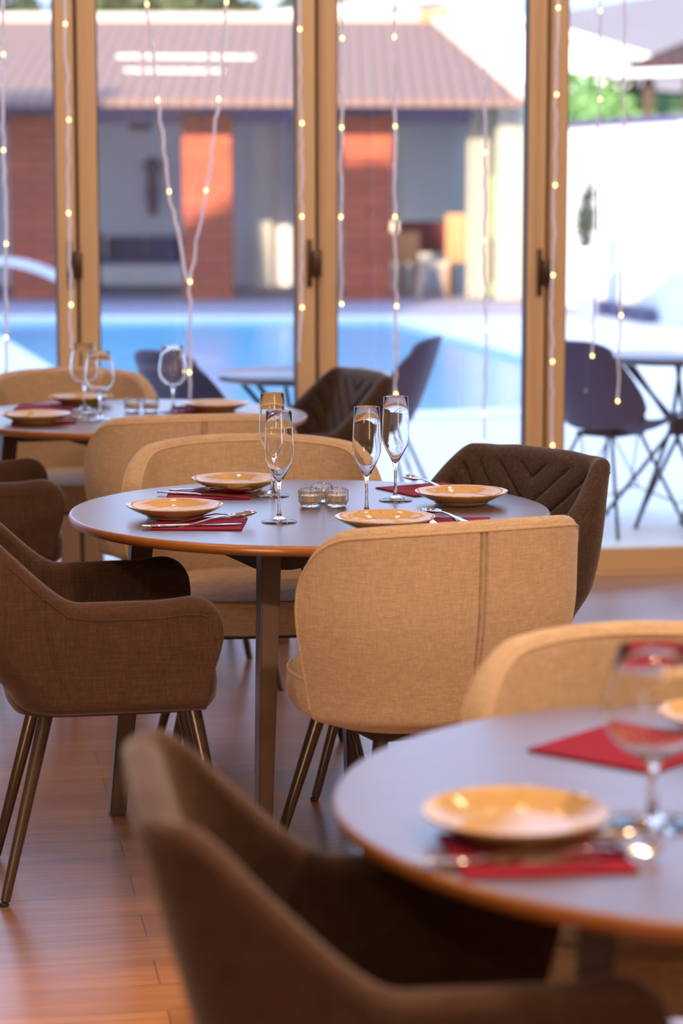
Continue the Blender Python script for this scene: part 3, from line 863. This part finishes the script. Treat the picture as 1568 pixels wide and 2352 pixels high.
def make_tub_chair():
    """beige curved-back chair, facing +x"""
    t = empty('tub_chair')
    B = R(72)
    hw, dp = .335, .315
    def fn(s):
        b_ = -B + 2*B*s
        c, sn = math.cos(b_), math.sin(b_)
        e = 2/2.35
        return (-dp*math.copysign(abs(c)**e, c) + .015, hw*math.copysign(abs(sn)**e, sn))
    sv = sorted(set([i/130 for i in range(131)] + [.5 + d for d in (-.012, -.009, -.006, -.0045, -.003, -.0015, 0, .0015, .003, .0045, .006, .009, .012)] + [x for i in range(1, 14) for x in (i/420, 1-i/420)]))
    path = sample_path(fn, sv)
    # arc length per s for corner rounding
    L = [0]
    for a_, b_ in zip(path[:-1], path[1:]): L.append(L[-1] + (b_[1]-a_[1]).length)
    tot = L[-1]; smap = {p[0]: l for p, l in zip(path, L)}
    Rc = .135
    def ztop(s):
        d = min(smap[s], tot - smap[s])
        z = .834 - .034*abs(2*s-1)**2.0
        if d < Rc: z -= Rc*(1 - math.sqrt(max(0, 1-((Rc-d)/Rc)**2)))
        return z
    def deform(x, y, z, s):
        k = .865 + .135*smooth01((z-.36)/.30)
        lean = .045*(z-.5)
        return (x*k - lean*math.cos((2*s-1)*B*.9), y*k, z)
    def outer(s, z, zt):
        d = abs(s-.5)
        w = smooth01((z-.46)/.1)
        return -.007*math.exp(-((d-.0035)/.0018)**2)*w
    bm = bmesh.new(); shell_mesh(bm, path, ztop, .40, .42, .046, deform, K=22, rb=.03, outer=outer)
    sh_ = link('shell', bm, M['beige'], t, auto=50)
    # piping along the outer edge of the rim
    for off, dz in ((-.001, -.019), (-.044, -.017)):
        bm = bmesh.new()
        pts = []
        for (s, p, n) in path[::2]:
            q = p + n*off; zt = ztop(s)
            pts.append(deform(q.x, q.y, zt+dz, s))
        def down(s_i):
            s, p, n = path[s_i]; q = p + n*off; zt = ztop(s)
            return [deform(q.x, q.y, zt+dz - (zt+dz-.43)*k/8, s) for k in range(1, 9)]
        pts = down(0)[::-1] + pts + down(-1)
        tube(bm, pts, .0036, 6); link('piping', bm, M['beige_pipe'], sh_)
    bm = bmesh.new(); rim = cushion(bm, .015, 0, .262, .255, .385, .485, e=2.6)
    so = link('seat', bm, M['beige'], t)
    bm = bmesh.new(); tube(bm, rim, .004, 6); link('piping', bm, M['beige_pipe'], so)
    bm = bmesh.new(); box(bm, -.17, .17, -.17, .17, .365, .388, bev=.006); link('seat_base', bm, M['foot'], t)
    for sx_ in (1, -1):
        for sy_ in (1, -1):
            round_leg(t, (.150*sx_, .150*sy_, .385), (.245*sx_, .235*sy_, 0))
    return t

def make_armchair(quilted=False):
    """brown armchair with low arms, facing +x"""
    t = empty('armchair')
    xf, xb, w, rc = .235, -.245, .288, .10
    segs = []
    l1 = xf - (xb+rc); l2 = rc*PI/2; l3 = 2*(w-rc)
    tot = 2*l1 + 2*l2 + l3
    def fn(s):
        d = s*tot
        if d < l1: return (xf - d, w - .02*(1-d/l1)*0)
        d -= l1
        if d < l2: a_ = d/rc; return (xb+rc - rc*math.sin(a_), w-rc + rc*math.cos(a_))
        d -= l2
        if d < l3: return (xb, w-rc - d)
        d -= l3
        if d < l2: a_ = d/rc; return (xb+rc - rc*math.cos(a_), -(w-rc) - rc*math.sin(a_))
        d -= l2
        return (xb+rc + d, -w)
    NS = 380 if quilted else 120
    sv = sorted(set([i/NS for i in range(NS+1)] + [x for i in range(1, 16) for x in (i/420, 1-i/420)]))
    path = sample_path(fn, sv)
    Rc = .075
    def ztop(s):
        d = min(s, 1-s)*tot
        z = .655 + .012*smooth01((Rc*2-d)/(Rc*2))
        z += .182*smooth01((d-(l1-.10))/.17)
        z += .006*smooth01((d-l1-l2)/.1)
        if d < Rc: z -= Rc*(1 - math.sqrt(max(0, 1-((Rc-d)/Rc)**2)))
        return z
    def deform(x, y, z, s):
        d = min(s, 1-s)*tot
        bk = smooth01((d-(l1-.20))/(.20+l2*.5))
        up = max(0, z-.47)
        # undercut towards the bottom of the back, recline above the seat
        x2 = x - bk*(.27*up) + bk*.055*smooth01((.54-z)/.12)
        k = 1 - .09*bk*smooth01((z-.60)/.27) - .05*smooth01((.60-z)/.18)
        xx = x2 - (1-bk)*.035*smooth01((.60-z)/.17)*smooth01(x/.2)
        return (xx, y*k, z)
    inner = None
    if quilted:
        def inner(s, z, zt, pn):
            p, n = pn
            d = (s-.5)*tot
            if z > zt-.03: return 0
            q = (z - abs(d)*.80) / .072 + .3
            f = abs(q - round(q))*.072
            w_ = smooth01((zt-.03-z)/.02)
            cen = 0
            return (-.0085*math.exp(-(f/.0038)**2) + .004*(1-(1-min(1, f/.036))**2) - .0025)*-1*w_
    bm = bmesh.new(); shell_mesh(bm, path, ztop, .415, .44, .050, deform, K=(120 if quilted else 30), rb=.045, inner=inner)
    mat = M['quilt'] if quilted else M['brown']
    sh_ = link('shell', bm, mat, t, auto=60)
    bm = bmesh.new(); cushion(bm, .02, 0, .225, .225, .40, .49, e=4.5); link('seat', bm, mat, t)
    bm = bmesh.new(); cushion(bm, .0, 0, .19, .225, .408, .46, e=5); link('seat_base', bm, M['foot'], t)
    # raised seams on the outer sides and below the rim
    def seam(s, za, zb_):
        s_, p, n = min(path, key=lambda q: abs(q[0]-s))
        return [deform(p.x+n.x*.0008, p.y+n.y*.0008, za + (zb_-za)*k/12, s_) for k in range(13)]
    for s in (l1/tot*.88, 1-l1/tot*.88):
        bm = bmesh.new(); tube(bm, seam(s, .46, ztop(min(path, key=lambda q: abs(q[0]-s))[0])-.03), .0018, 6); link('seam', bm, mat, sh_)
    bm = bmesh.new()
    tube(bm, [deform(p.x+n.x*.0005, p.y+n.y*.0005, ztop(s)-.034, s) for (s, p, n) in path[::3] if .02 < s < .98], .0016, 6); link('seam', bm, mat, sh_)
    for sx_ in (1, -1):
        for sy_ in (1, -1):
            if sx_ > 0: round_leg(t, (.185, .125*sy_, .42), (.265, .195*sy_, 0))
            else: round_leg(t, (-.115, .115*sy_, .42), (-.220, .180*sy_, 0))
    return t

tub = make_tub_chair()
tubs = [(.158, 5.055, 114, 'beige fabric chair with its seamed back to the camera at the main table'),
        (-.215, 6.12, -83, 'beige round-backed chair facing the camera across the main table'),
        (-.465, 7.22, 103, 'beige chair with its back to the camera at the rear table, behind the main table'),
        (-.93, 8.33, -78, 'beige rounded chair at the far side of the rear table by the window'),
        (.487, 3.40, -95, 'beige blurred chair at the far side of the foreground table'),
        (.645, 2.20, 104, 'beige blurred chair in the bottom right corner under the foreground table')]
for i, (x, y, a, l) in enumerate(tubs):
    o = tub if i == 0 else copy_tree(tub)
    o.location = (x, y, 0); o.rotation_euler = (0, 0, R(a)); tag(o, l, 'chair', 'beige curved-back chairs')
    if i == 1: o.scale = (1, 1.07, 1)
arm = make_armchair()
arms = [(-.525, 5.12, 11, 'brown fabric armchair in profile at the left of the main table'),
        (-1.07, 7.02, 12, 'brown armchair at the left edge of the photo beside the rear table'),
        (.09, 2.76, 8, 'large blurred brown armchair in the foreground, left of the nearest table')]
for i, (x, y, a, l) in enumerate(arms):
    o = arm if i == 0 else copy_tree(arm)
    o.location = (x, y, 0); o.rotation_euler = (0, 0, R(a)); tag(o, l, 'chair', 'plain brown armchairs')
qa = make_armchair(True)
qas = [(.262, 5.79, 180+41, 'dark brown armchair with chevron quilting at the right of the main table'),
       (-.205, 8.28, 180+22, 'dark quilted armchair by the window at the right of the rear table')]
for i, (x, y, a, l) in enumerate(qas):
    o = qa if i == 0 else copy_tree(qa)
    o.location = (x, y, 0); o.rotation_euler = (0, 0, R(a)); tag(o, l, 'chair', 'quilted dark brown armchairs')

# ------------------------------------------------------------------ dining tables
TR = .555
def make_table():
    t = empty('dining_table')
    bm = bmesh.new()
    lathe(bm, [(0, .726), (TR-.02, .726), (TR-.012, .726), (TR-.003, .731), (TR, .738), (TR, .745), (TR-.0025, .7492), (TR-.006, .75), (TR-.0075, .75), (TR-.012, .75), (TR*.5, .75), (0, .75)], 144)
    for f in bm.faces:
        zc = sum(v.co.z for v in f.verts)/len(f.verts)
        f.material_index = 0 if zc > .7485 else 1
    link('tabletop', bm, [M['oak'], M['oak_edge']], t, auto=60)
    for k in range(4):
        a = R(-12 + 90*k)
        ca, sa = math.cos(a), math.sin(a)
        bm = bmesh.new(); beam(bm, (.475*ca, .475*sa, 0), (.40*ca, .40*sa, .726), .040, .030, .052, .044, a + R(28)); link('leg', bm, M['tleg'], t)
        # apron board, deeper at the leg
        b2 = R(-12 + 90*(k+1)); 
        p = Vector((.385*ca, .385*sa, 0)); q = Vector((.385*math.cos(b2), .385*math.sin(b2), 0)); d = (q-p).normalized(); n = Vector((-d.y, d.x, 0))*.011
        bm = bmesh.new()
        ln_ = (q-p).length
        prof_ = [(0, .725), (ln_, .725), (ln_, .672), (ln_-.05, .668), (ln_*.5, .69), (.05, .668), (0, .672)]
        A_ = [bm.verts.new(p + d*u + n + Vector((0, 0, z))) for u, z in prof_]; B_ = [bm.verts.new(p + d*u - n + Vector((0, 0, z))) for u, z in prof_]
        bm.faces.new(A_); bm.faces.new(B_[::-1])
        for i in range(7): bm.faces.new((A_[i], B_[i], B_[(i+1) % 7], A_[(i+1) % 7]))
        link('apron', bm, M['darkwood'], t, smooth=False)
    return t
tb = make_table()
for i, (x, y, a, l) in enumerate([(-.073, 5.54, 0, 'round oak dining table in the centre set with four champagne flutes'),
                                  (-.665, 7.74, R(14), 'round oak dining table at the rear left by the window'),
                                  (.545, 2.945, R(-27), 'round oak dining table blurred in the right foreground')]):
    o = tb if i == 0 else copy_tree(tb)
    o.location = (x, y, 0); o.rotation_euler = (0, 0, a); tag(o, l, 'table', 'round dining tables')

TZ = .7503
# ------------------------------------------------------------------ tableware
def glass_profile(outer, th, foot_r, stem):
    pass
def make_flute():
    t = empty('champagne_flute')
    out = [(0, 0), (.0395, 0), (.0402, .0008), (.039, .0022), (.028, .0042), (.014, .0085), (.0075, .013), (.0048, .020), (.0036, .035), (.0034, .060), (.0040, .074), (.0065, .088), (.0125, .102), (.0215, .118), (.0288, .134), (.0322, .147), (.0328, .157), (.0322, .180), (.0310, .210), (.0292, .2475), (.0289, .2485), (.0284, .2478)]
    inn = [(.0303, .210), (.0315, .180), (.0321, .157), (.0315, .147), (.0280, .134), (.0206, .119), (.0115, .1035), (.0052, .0945), (.0018, .0905), (0, .090)]
    bm = bmesh.new(); lathe(bm, out + inn, 56)
    link('glass_body', bm, M['crystal'], t, auto=70)
    return t
def make_wineglass():
    t = empty('wine_glass')
    out = [(0, 0), (.036, 0), (.037, .0008), (.036, .002), (.024, .004), (.011, .008), (.0055, .014), (.0042, .03), (.0042, .060), (.0055, .074), (.012, .082), (.026, .092), (.0375, .106), (.0425, .122), (.0430, .136), (.0405, .160), (.0360, .186), (.0315, .2145), (.0312, .2155), (.0306, .2147)]
    inn = [(.0351, .186), (.0396, .160), (.0421, .136), (.0416, .122), (.0366, .107), (.0252, .0935), (.012, .0842), (.004, .0815), (0, .081)]
    out = [(r*(1.22 if z < .01 else 1.10 if z > .08 else 1), z) for r, z in out]; inn = [(r*1.10, z) for r, z in inn]
    bm = bmesh.new(); lathe(bm, out + inn, 56)
    link('glass_body', bm, M['crystal'], t, auto=70)
    return t
def make_plate():
    bm = bmesh.new()
    lathe(bm, [(r*.965, z) for r, z in [(0, .003), (.055, .003), (.058, 0), (.066, 0), (.068, .004), (.080, .008), (.100, .017), (.1125, .0248), (.1135, .0262), (.1130, .0275), (.1110, .0272), (.100, .0215), (.084, .0135), (.074, .0095), (.066, .0082), (0, .0078)]], 96)
    return link('dinner_plate', bm, M['ceramic'], auto=60)
def make_votive():
    t = empty('tealight_holder')
    bm = bmesh.new()
    lathe(bm, [(0, 0), (.018, 0), (.021, .003), (.0235, .009), (.0265, .013), (.0270, .040), (.0262, .0415), (.0248, .0408), (.0245, .014), (.020, .008), (0, .007)], 72, rib=.028)
    link('glass_cup', bm, M['cupglass'], t, auto=20)
    bm = bmesh.new(); lathe(bm, [(0, .0085), (.019, .0085), (.0195, .009), (.0195, .027), (.018, .0275), (0, .0262)], 32); link('candle', bm, M['wax'], t)
    bm = bmesh.new(); tube(bm, [(0, 0, .026), (.0005, 0, .033)], .0008, 6); link('wick', bm, M['wick'], t)
    return t
def strip(bm, sec):
    """sec: list of (x, halfwidth, z, thickness, dish)"""
    rows = []
    for (x, hw, z, th, dish) in sec:
        top, bot = [], []
        for u in (-1, -.6, 0, .6, 1):
            zz = z + dish*(abs(u)**2)
            top.append(bm.verts.new((x, u*hw, zz + th/2*(1-.5*u*u)))); bot.append(bm.verts.new((x, u*hw, zz - th/2*(1-.5*u*u))))
        rows.append((top, bot))
    for (a_, b_), (c_, d_) in zip(rows[:-1], rows[1:]):
        for i in range(4):
            bm.faces.new((a_[i], c_[i], c_[i+1], a_[i+1])); bm.faces.new((b_[i], b_[i+1], d_[i+1], d_[i]))
        bm.faces.new((a_[0], b_[0], d_[0], c_[0])); bm.faces.new((a_[4], c_[4], d_[4], b_[4]))
    for a_, b_ in (rows[0], rows[-1]):
        for i in range(4): bm.faces.new((a_[i], a_[i+1], b_[i+1], b_[i]))
HAND = [(-.100, .004, .003, .002, 0), (-.097, .0085, .003, .003, 0), (-.085, .009, .003, .003, 0), (-.04, .006, .006, .003, 0), (.0, .0042, .011, .0032, 0), (.025, .0038, .0125, .0032, 0), (.040, .0045, .0105, .003, 0)]
def make_spoon():
    bm = bmesh.new()
    sec = HAND + [(.046, .009, .008, .0022, .003), (.054, .0150, .005, .0018, .006), (.066, .0195, .003, .0016, .0085), (.080, .0200, .003, .0016, .0085), (.092, .0165, .0048, .0016, .007), (.101, .0100, .008, .0018, .004), (.106, .003, .011, .0015, 0)]
    strip(bm, sec)
    o = link('spoon', bm, M['steel'], auto=60); return o
def make_fork():
    bm = bmesh.new()
    sec = HAND + [(.048, .010, .008, .002, .001), (.056, .0125, .006, .0018, .001), (.063, .0128, .005, .0018, .001)]
    strip(bm, sec)
    for k in range(4):
        y = -.0108 + .0072*k
        tube(bm, [(.062, y, .0055), (.078, y, .0045), (.092, y, .007), (.104, y*.96, .0125)], [.0018, .0016, .0014, .0007], 6)
    o = link('fork', bm, M['steel'], auto=60); return o
def make_knife():
    bm = bmesh.new()
    strip(bm, [(-.108, .004, .0035, .003, 0), (-.105, .0085, .0035, .005, 0), (-.05, .0080, .0035, .005, 0), (-.005, .0055, .0035, .005, 0), (.005, .0050, .0035, .003, 0), (.012, .0085, .0032, .0018, 0), (.06, .0095, .0032, .0014, 0), (.095, .0080, .0032, .0012, 0), (.112, .002, .0032, .001, 0)])
    o = link('table_knife', bm, M['steel'], auto=60); return o
def make_napkin(w=.20, d=.185):
    bm = bmesh.new()
    for k in range(3):
        e = .0012*k
        box(bm, -w/2+e, w/2-e*.5, -d/2+e, d/2-e, .0004+.0011*k, .0013+.0011*k, bev=.0003)
    return link('paper_napkin', bm, M['napkin'], smooth=False)

def put(kind, maker, spots, cat, group):
    first = None
    for (x, y, z, rz, tilt, l) in spots:
        o = maker() if first is None else copy_tree(first)
        if first is None: first = o
        o.location = (x, y, z); o.rotation_euler = (tilt[0], tilt[1], R(rz)) if tilt else (0, 0, R(rz))
        tag(o, l, cat, group)
put('flute', make_flute, [(-.139, 5.338, TZ, 0, None, 'champagne flute nearest the camera, standing alone in front of the tealights'),
    (-.166, 5.775, TZ, 30, None, 'champagne flute next to the back left plate, partly behind the nearest flute'),
    (.057, 5.440, TZ, 60, None, 'champagne flute directly behind the plate nearest the camera on the main table'),
    (.128, 5.693, TZ, 10, None, 'champagne flute standing left of the right-hand plate with the dark chair')], 'glass', 'champagne flutes on the main table')
put('wine', make_wineglass, [(-.845, 7.93, TZ, 0, None, 'wine glass on the rear table, partly behind another at the left'),
    (-.762, 7.600, TZ, 0, None, 'wine glass on the rear table in front of its twin, leftmost pair'),
    (-.547, 7.830, TZ, 0, None, 'single wine glass on the rear table right of the tealights'),
    (.372, 2.815, TZ, 0, None, 'large blurred wine glass on the foreground table')], 'glass', 'wine glasses')
for o in bpy.data.objects:
    if o.get('label') == 'large blurred wine glass on the foreground table': o.scale = (1.28, 1.28, 1)
NZ = TZ + .0037
put('plate', make_plate, [(-.376, 5.404, NZ, 0, None, 'speckled cream plate at the left of the main table'),
    (-.258, 5.885, NZ, 40, None, 'speckled cream plate at the back of the main table before the round-backed chair'),
    (.095, 5.215, NZ, 80, None, 'speckled cream plate nearest the camera on the main table, half behind the beige chair'),
    (.282, 5.640, NZ, 120, None, 'speckled cream plate at the right of the main table by the quilted chair'),
    (-.952, 7.49, NZ, 0, None, 'cream plate at the near left of the rear table'),
    (-.875, 8.09, NZ, 0, None, 'cream plate at the far side of the rear table behind the two wine glasses'),
    (-.409, 7.85, NZ, 0, None, 'cream plate at the right of the rear table by the single wine glass'),
    (.204, 2.765, NZ, 0, None, 'blurred yellowish plate on the foreground table'),
    (.55, 3.28, NZ, 0, None, 'plate on the foreground table behind the large wine glass, at the far side')], 'plate', 'speckled cream plates')
put('vot', make_votive, [(-.0735, 5.585, TZ, 0, None, 'ribbed glass tealight holder, left of the three on the main table'),
    (-.0110, 5.590, TZ, 5, None, 'ribbed glass tealight holder, right of the three on the main table'),
    (-.046, 5.675, TZ, 9, None, 'ribbed glass tealight holder behind the other two on the main table'),
    (-.682, 7.86, TZ, 0, None, 'tealight holder on the rear table, left of the two'),
    (-.622, 7.86, TZ, 0, None, 'tealight holder on the rear table, right of the two')], 'candle holder', 'ribbed tealight holders')
put('nap', make_napkin, [(-.314, 5.300, TZ, -2, None, 'burgundy napkin under the left plate of the main table'),
    (-.321, 5.800, TZ, 1, None, 'burgundy napkin under the back plate of the main table'),
    (.235, 5.300, TZ, 0, None, 'burgundy napkin beside the plate nearest the camera, behind the beige chair'),
    (.215, 5.885, TZ, 30, None, 'burgundy napkin under the right plate of the main table'),
    (-.93, 7.53, TZ, 5, None, 'burgundy napkin under the near left plate of the rear table'),
    (-.98, 8.00, TZ, 0, None, 'burgundy napkin under the far plate of the rear table'),
    (-.46, 7.86, TZ, -10, None, 'burgundy napkin under the right plate of the rear table'),
    (.222, 2.685, TZ, 7, None, 'burgundy napkin in front of the blurred foreground plate'),
    (.385, 3.19, TZ, -40, None, 'burgundy napkin behind the large wine glass on the foreground table')], 'napkin', 'burgundy paper napkins')
CZ = TZ + .0037
Y_ = R
put('spoon', make_spoon, [(-.285, 5.262, CZ+.004, 18, (0, -R(6), 0), 'spoon on top of the crossed cutlery by the left plate of the main table'),
    (-.320, 5.795, CZ+.004, -14, (0, 0, 0), 'spoon lying over knife and fork on the back napkin of the main table'),
    (.238, 5.335, CZ+.004, 118, (0, 0, 0), 'spoon right of the plate nearest the camera on the main table'),
    (.215, 5.905, CZ+.004, 125, (0, -R(3), 0), 'spoon beside the right plate of the main table, tip towards the window'),
    (-.86, 7.60, CZ+.004, 25, None, 'spoon by the near left plate of the rear table'),
    (-.455, 7.83, CZ+.004, 160, None, 'spoon by the right plate of the rear table'),
    (.245, 2.668, CZ+.004, 22, None, 'spoon on the napkin of the foreground plate')], 'spoon', 'steel spoons')
put('fork', make_fork, [(-.302, 5.335, CZ, 22, (0, -R(3), 0), 'fork under the spoon by the left plate of the main table'),
    (-.300, 5.800, CZ, -4, (0, 0, 0), 'fork pointing right on the back napkin of the main table'),
    (.190, 5.345, CZ, 100, None, 'fork between the nearest plate and its spoon on the main table'),
    (-.90, 7.56, CZ, 18, None, 'fork by the near left plate of the rear table'),
    (.265, 2.65, CZ, 12, None, 'fork on the napkin of the foreground plate')], 'fork', 'steel forks')
put('knife', make_knife, [(-.330, 5.247, CZ, 10, None, 'knife along the front edge of the napkin by the left plate of the main table'),
    (-.345, 5.760, CZ, -22, None, 'knife across the back napkin of the main table'),
    (.265, 5.300, CZ, 95, None, 'knife on the napkin behind the seamed beige chair'),
    (-.84, 7.50, CZ, 14, None, 'knife by the near left plate of the rear table'),
    (.19, 2.635, CZ, 3, None, 'knife on the napkin of the foreground plate')], 'knife', 'steel knives')

# ------------------------------------------------------------------ strings of fairy lights hung in front of the glass (local x, z)
STR = {
 1: ([(-1.237, 2.118), (-1.236, 1.931), (-1.242, 1.6), (-1.239, 1.272), (-1.246, .941), (-1.251, .80)], [1, 2, 3, 4], 'fairy light string at the far left edge of the photo'),
 2: ([(-1.019, 2.121), (-1.019, 2.038), (-1.012, 1.706), (-1.018, 1.379), (-1.014, 1.055), (-1.017, .90)], [1, 2, 3, 4], 'fairy light string in front of the left window mullion'),
 3: ([(-.735, 2.154), (-.732, 2.109), (-.697, 1.776), (-.66, 1.455), (-.597, 1.134)], [1, 2, 3], 'fairy light string forming the left arm of the V'),
 4: ([(-.448, 2.142), (-.45, 2.119), (-.48, 1.78), (-.528, 1.458), (-.588, 1.134), (-.593, .808), (-.592, .714)], [1, 2, 3, 4, 5], 'fairy light string forming the right arm of the V and its tail'),
 5: ([(-.188, 2.13), (-.188, 2.028), (-.181, 1.697), (-.182, 1.365), (-.182, 1.038), (-.194, .842)], [1, 2, 3, 4], 'fairy light string just left of the middle window mullion'),
 6: ([(-.035, 2.132), (-.035, 1.997), (-.037, 1.682), (-.04, 1.363), (-.037, 1.049)], [1, 2, 3, 4], 'fairy light string just right of the middle window mullion'),
 7: ([(.162, 2.134), (.155, 2.004), (.159, 1.687), (.159, 1.363), (.166, 1.04), (.164, .718)], [1, 2, 3, 4, 5], 'fairy light string hanging above the back right champagne flute'),
 8: ([(.493, 2.138), (.489, 1.906), (.491, 1.594), (.492, 1.275), (.5, .954), (.499, .64), (.5, .543)], [1, 2, 3, 4, 5], 'thin fairy light string left of the right window mullion'),
 9: ([(.758, 2.141), (.758, 2.113), (.756, 1.803), (.755, 1.476), (.751, 1.148), (.753, .83), (.757, .518)], [1, 2, 3, 4, 5, 6], 'fairy light string in front of the right window mullion'),
 10: ([(.916, 2.143), (.915, 2.104), (.92, 1.787), (.913, 1.472), (.916, 1.158), (.904, .849)], [1, 2, 3, 4, 5], 'fairy light string ending in front of the patio chair at the right'),
 11: ([(1.007, 2.144), (1.009, 1.958), (1.013, 1.638), (1.01, 1.325), (1.012, .998), (1.004, .679)], [1, 2, 3, 4, 5], 'fairy light string nearest the right edge of the photo'),
}
bulb_me = None
for k, (pts, bl, lab) in STR.items():
    rnd = random.Random(k)
    thin = k in (8, 10, 11)
    top = (pts[0][0], 4.665)
    base = W(pts[0][0], -.22, 0)
    t = empty('string_light', W(pts[0][0], -.22, 4.665), TH, lab, 'string light', 'fairy lights hanging at the window')
    full = [top] + pts
    path_ = []
    for (a_, b_) in zip(full[:-1], full[1:]):
        n = max(2, int((Vector(b_)-Vector(a_)).length/.035))
        for i in range(n):
            f = i/n
            j = .0045 if i else .0
            path_.append((a_[0] + (b_[0]-a_[0])*f + rnd.uniform(-j, j) - pts[0][0], rnd.uniform(-j, j), a_[1] + (b_[1]-a_[1])*f - 4.665))
    path_.append((full[-1][0]-pts[0][0], 0, full[-1][1]-4.665))
    bm = bmesh.new()
    r_ = .0022 if thin else .0032
    off = .0022
    tube(bm, [(p[0]-off, p[1], p[2]) for p in path_], r_, 6); tube(bm, [(p[0]+off+rnd.uniform(-.001, .002), p[1]+.003, p[2]) for p in path_], r_, 6)
    link('wire', bm, M['wire'], t)
    for i in bl:
        p = pts[i]
        if bulb_me is None:
            bm = bmesh.new(); lathe(bm, [(0, -.0065), (.0035, -.0055), (.0055, -.002), (.0055, .002), (.0035, .0055), (0, .0065)], 12)
            bo = link('bulb', bm, M['bulb'], t); bulb_me = bo.data
        else:
            bo = bpy.data.objects.new('bulb', bulb_me); col.objects.link(bo); bo.parent = t
        bo.location = (p[0]-pts[0][0], -.006, p[1]-4.665)

# ------------------------------------------------------------------ ceiling lamps (above and behind the camera)
first = None
for (x, y) in LAMPS:
    if first is None:
        first = empty('ceiling_downlight')
        bm = bmesh.new(); lathe(bm, [(.082, 0), (.10, -.004), (.10, -.012), (.082, -.012)], 32, closed=True); link('trim_ring', bm, M['lampwhite'], first)
        bm = bmesh.new(); lathe(bm, [(0, -.004), (.08, -.004), (.08, 0), (0, 0)], 32); link('diffuser', bm, M['led'], first)
        o = first
    else: o = copy_tree(first)
    o.location = (x, y, 4.7)
    side = 'left of' if x < -1.2 else ('right of' if x > .9 else 'along')
    row = {0: 'above the main table', 1: 'above the foreground table', 2: 'above the camera', 3: 'behind the camera', 4: 'close to the glass doors', 5: 'above the rear table'}
    k_ = 3 if y < 0 else 2 if y < 2.5 else 1 if y < 5 else 5 if y < 7 else 4
    tag(o, 'round warm ceiling downlight %s, %s the middle axis' % (row[k_] if k_ != 5 else 'between the main and rear tables', side), 'ceiling light', 'ceiling downlights')
for i, (x, y, ln_) in enumerate([(2.27, -1.38, 1.12), (2.47, -2.48, .86)]):
    t = empty('linear_pendant', (x, y, (2.45, 2.385)[i]), R(9.5), ['slim linear pendant lamp glowing warm, nearer of the two', 'slim linear pendant lamp glowing warm, farther of the two'][i], 'pendant lamp', 'linear pendants')
    bm = bmesh.new(); box(bm, -ln_/2, ln_/2, -.03, .03, .0, .03, bev=.004); link('lamp_body', bm, M['lampwhite'], t)
    bm = bmesh.new(); box(bm, -ln_/2+.01, ln_/2-.01, -.028, .028, -.03, 0); link('diffuser', bm, M['tube'], t, smooth=False)
    for sx_ in (-.4, .4):
        bm = bmesh.new(); tube(bm, [(sx_, 0, .03), (sx_, 0, 2.2)], .002, 6); link('cable', bm, M['black'], t)

gl = None  # unseen dome fixtures added to carry the fill lamps
for i, (x, y, z, pw) in enumerate(FILL_LAMPS):
    if gl is None:
        gl = empty('dome_pendant')
        bm = bmesh.new(); tube(bm, [(0, 0, .19), (0, 0, 1.6)], .003, 6); link('cable', bm, M['black'], gl)
        bm = bmesh.new(); lathe(bm, [(.02, .20), (.06, .185), (.13, .14), (.17, .07), (.18, .03), (.174, .03), (.164, .07), (.126, .132), (.058, .177), (.02, .19)], 40, closed=True); link('lamp_shade', bm, M['lampwhite'], gl)
        bm = bmesh.new(); bmesh.ops.create_uvsphere(bm, u_segments=20, v_segments=12, radius=.045, matrix=Matrix.Translation((0, 0, .10))); link('light_bulb', bm, M['led'], gl)
        o = gl
    else: o = copy_tree(gl)
    o.location = (x, y, z)
    tag(o, ['dome pendant lamp hanging left of the foreground armchair', 'dome pendant lamp farthest back behind the camera', 'dome pendant lamp hanging over the near edge of the foreground table', 'dome pendant lamp behind the camera on the right', 'dome pendant lamp hanging right of the foreground table'][i], 'pendant lamp', 'warm dome pendants')
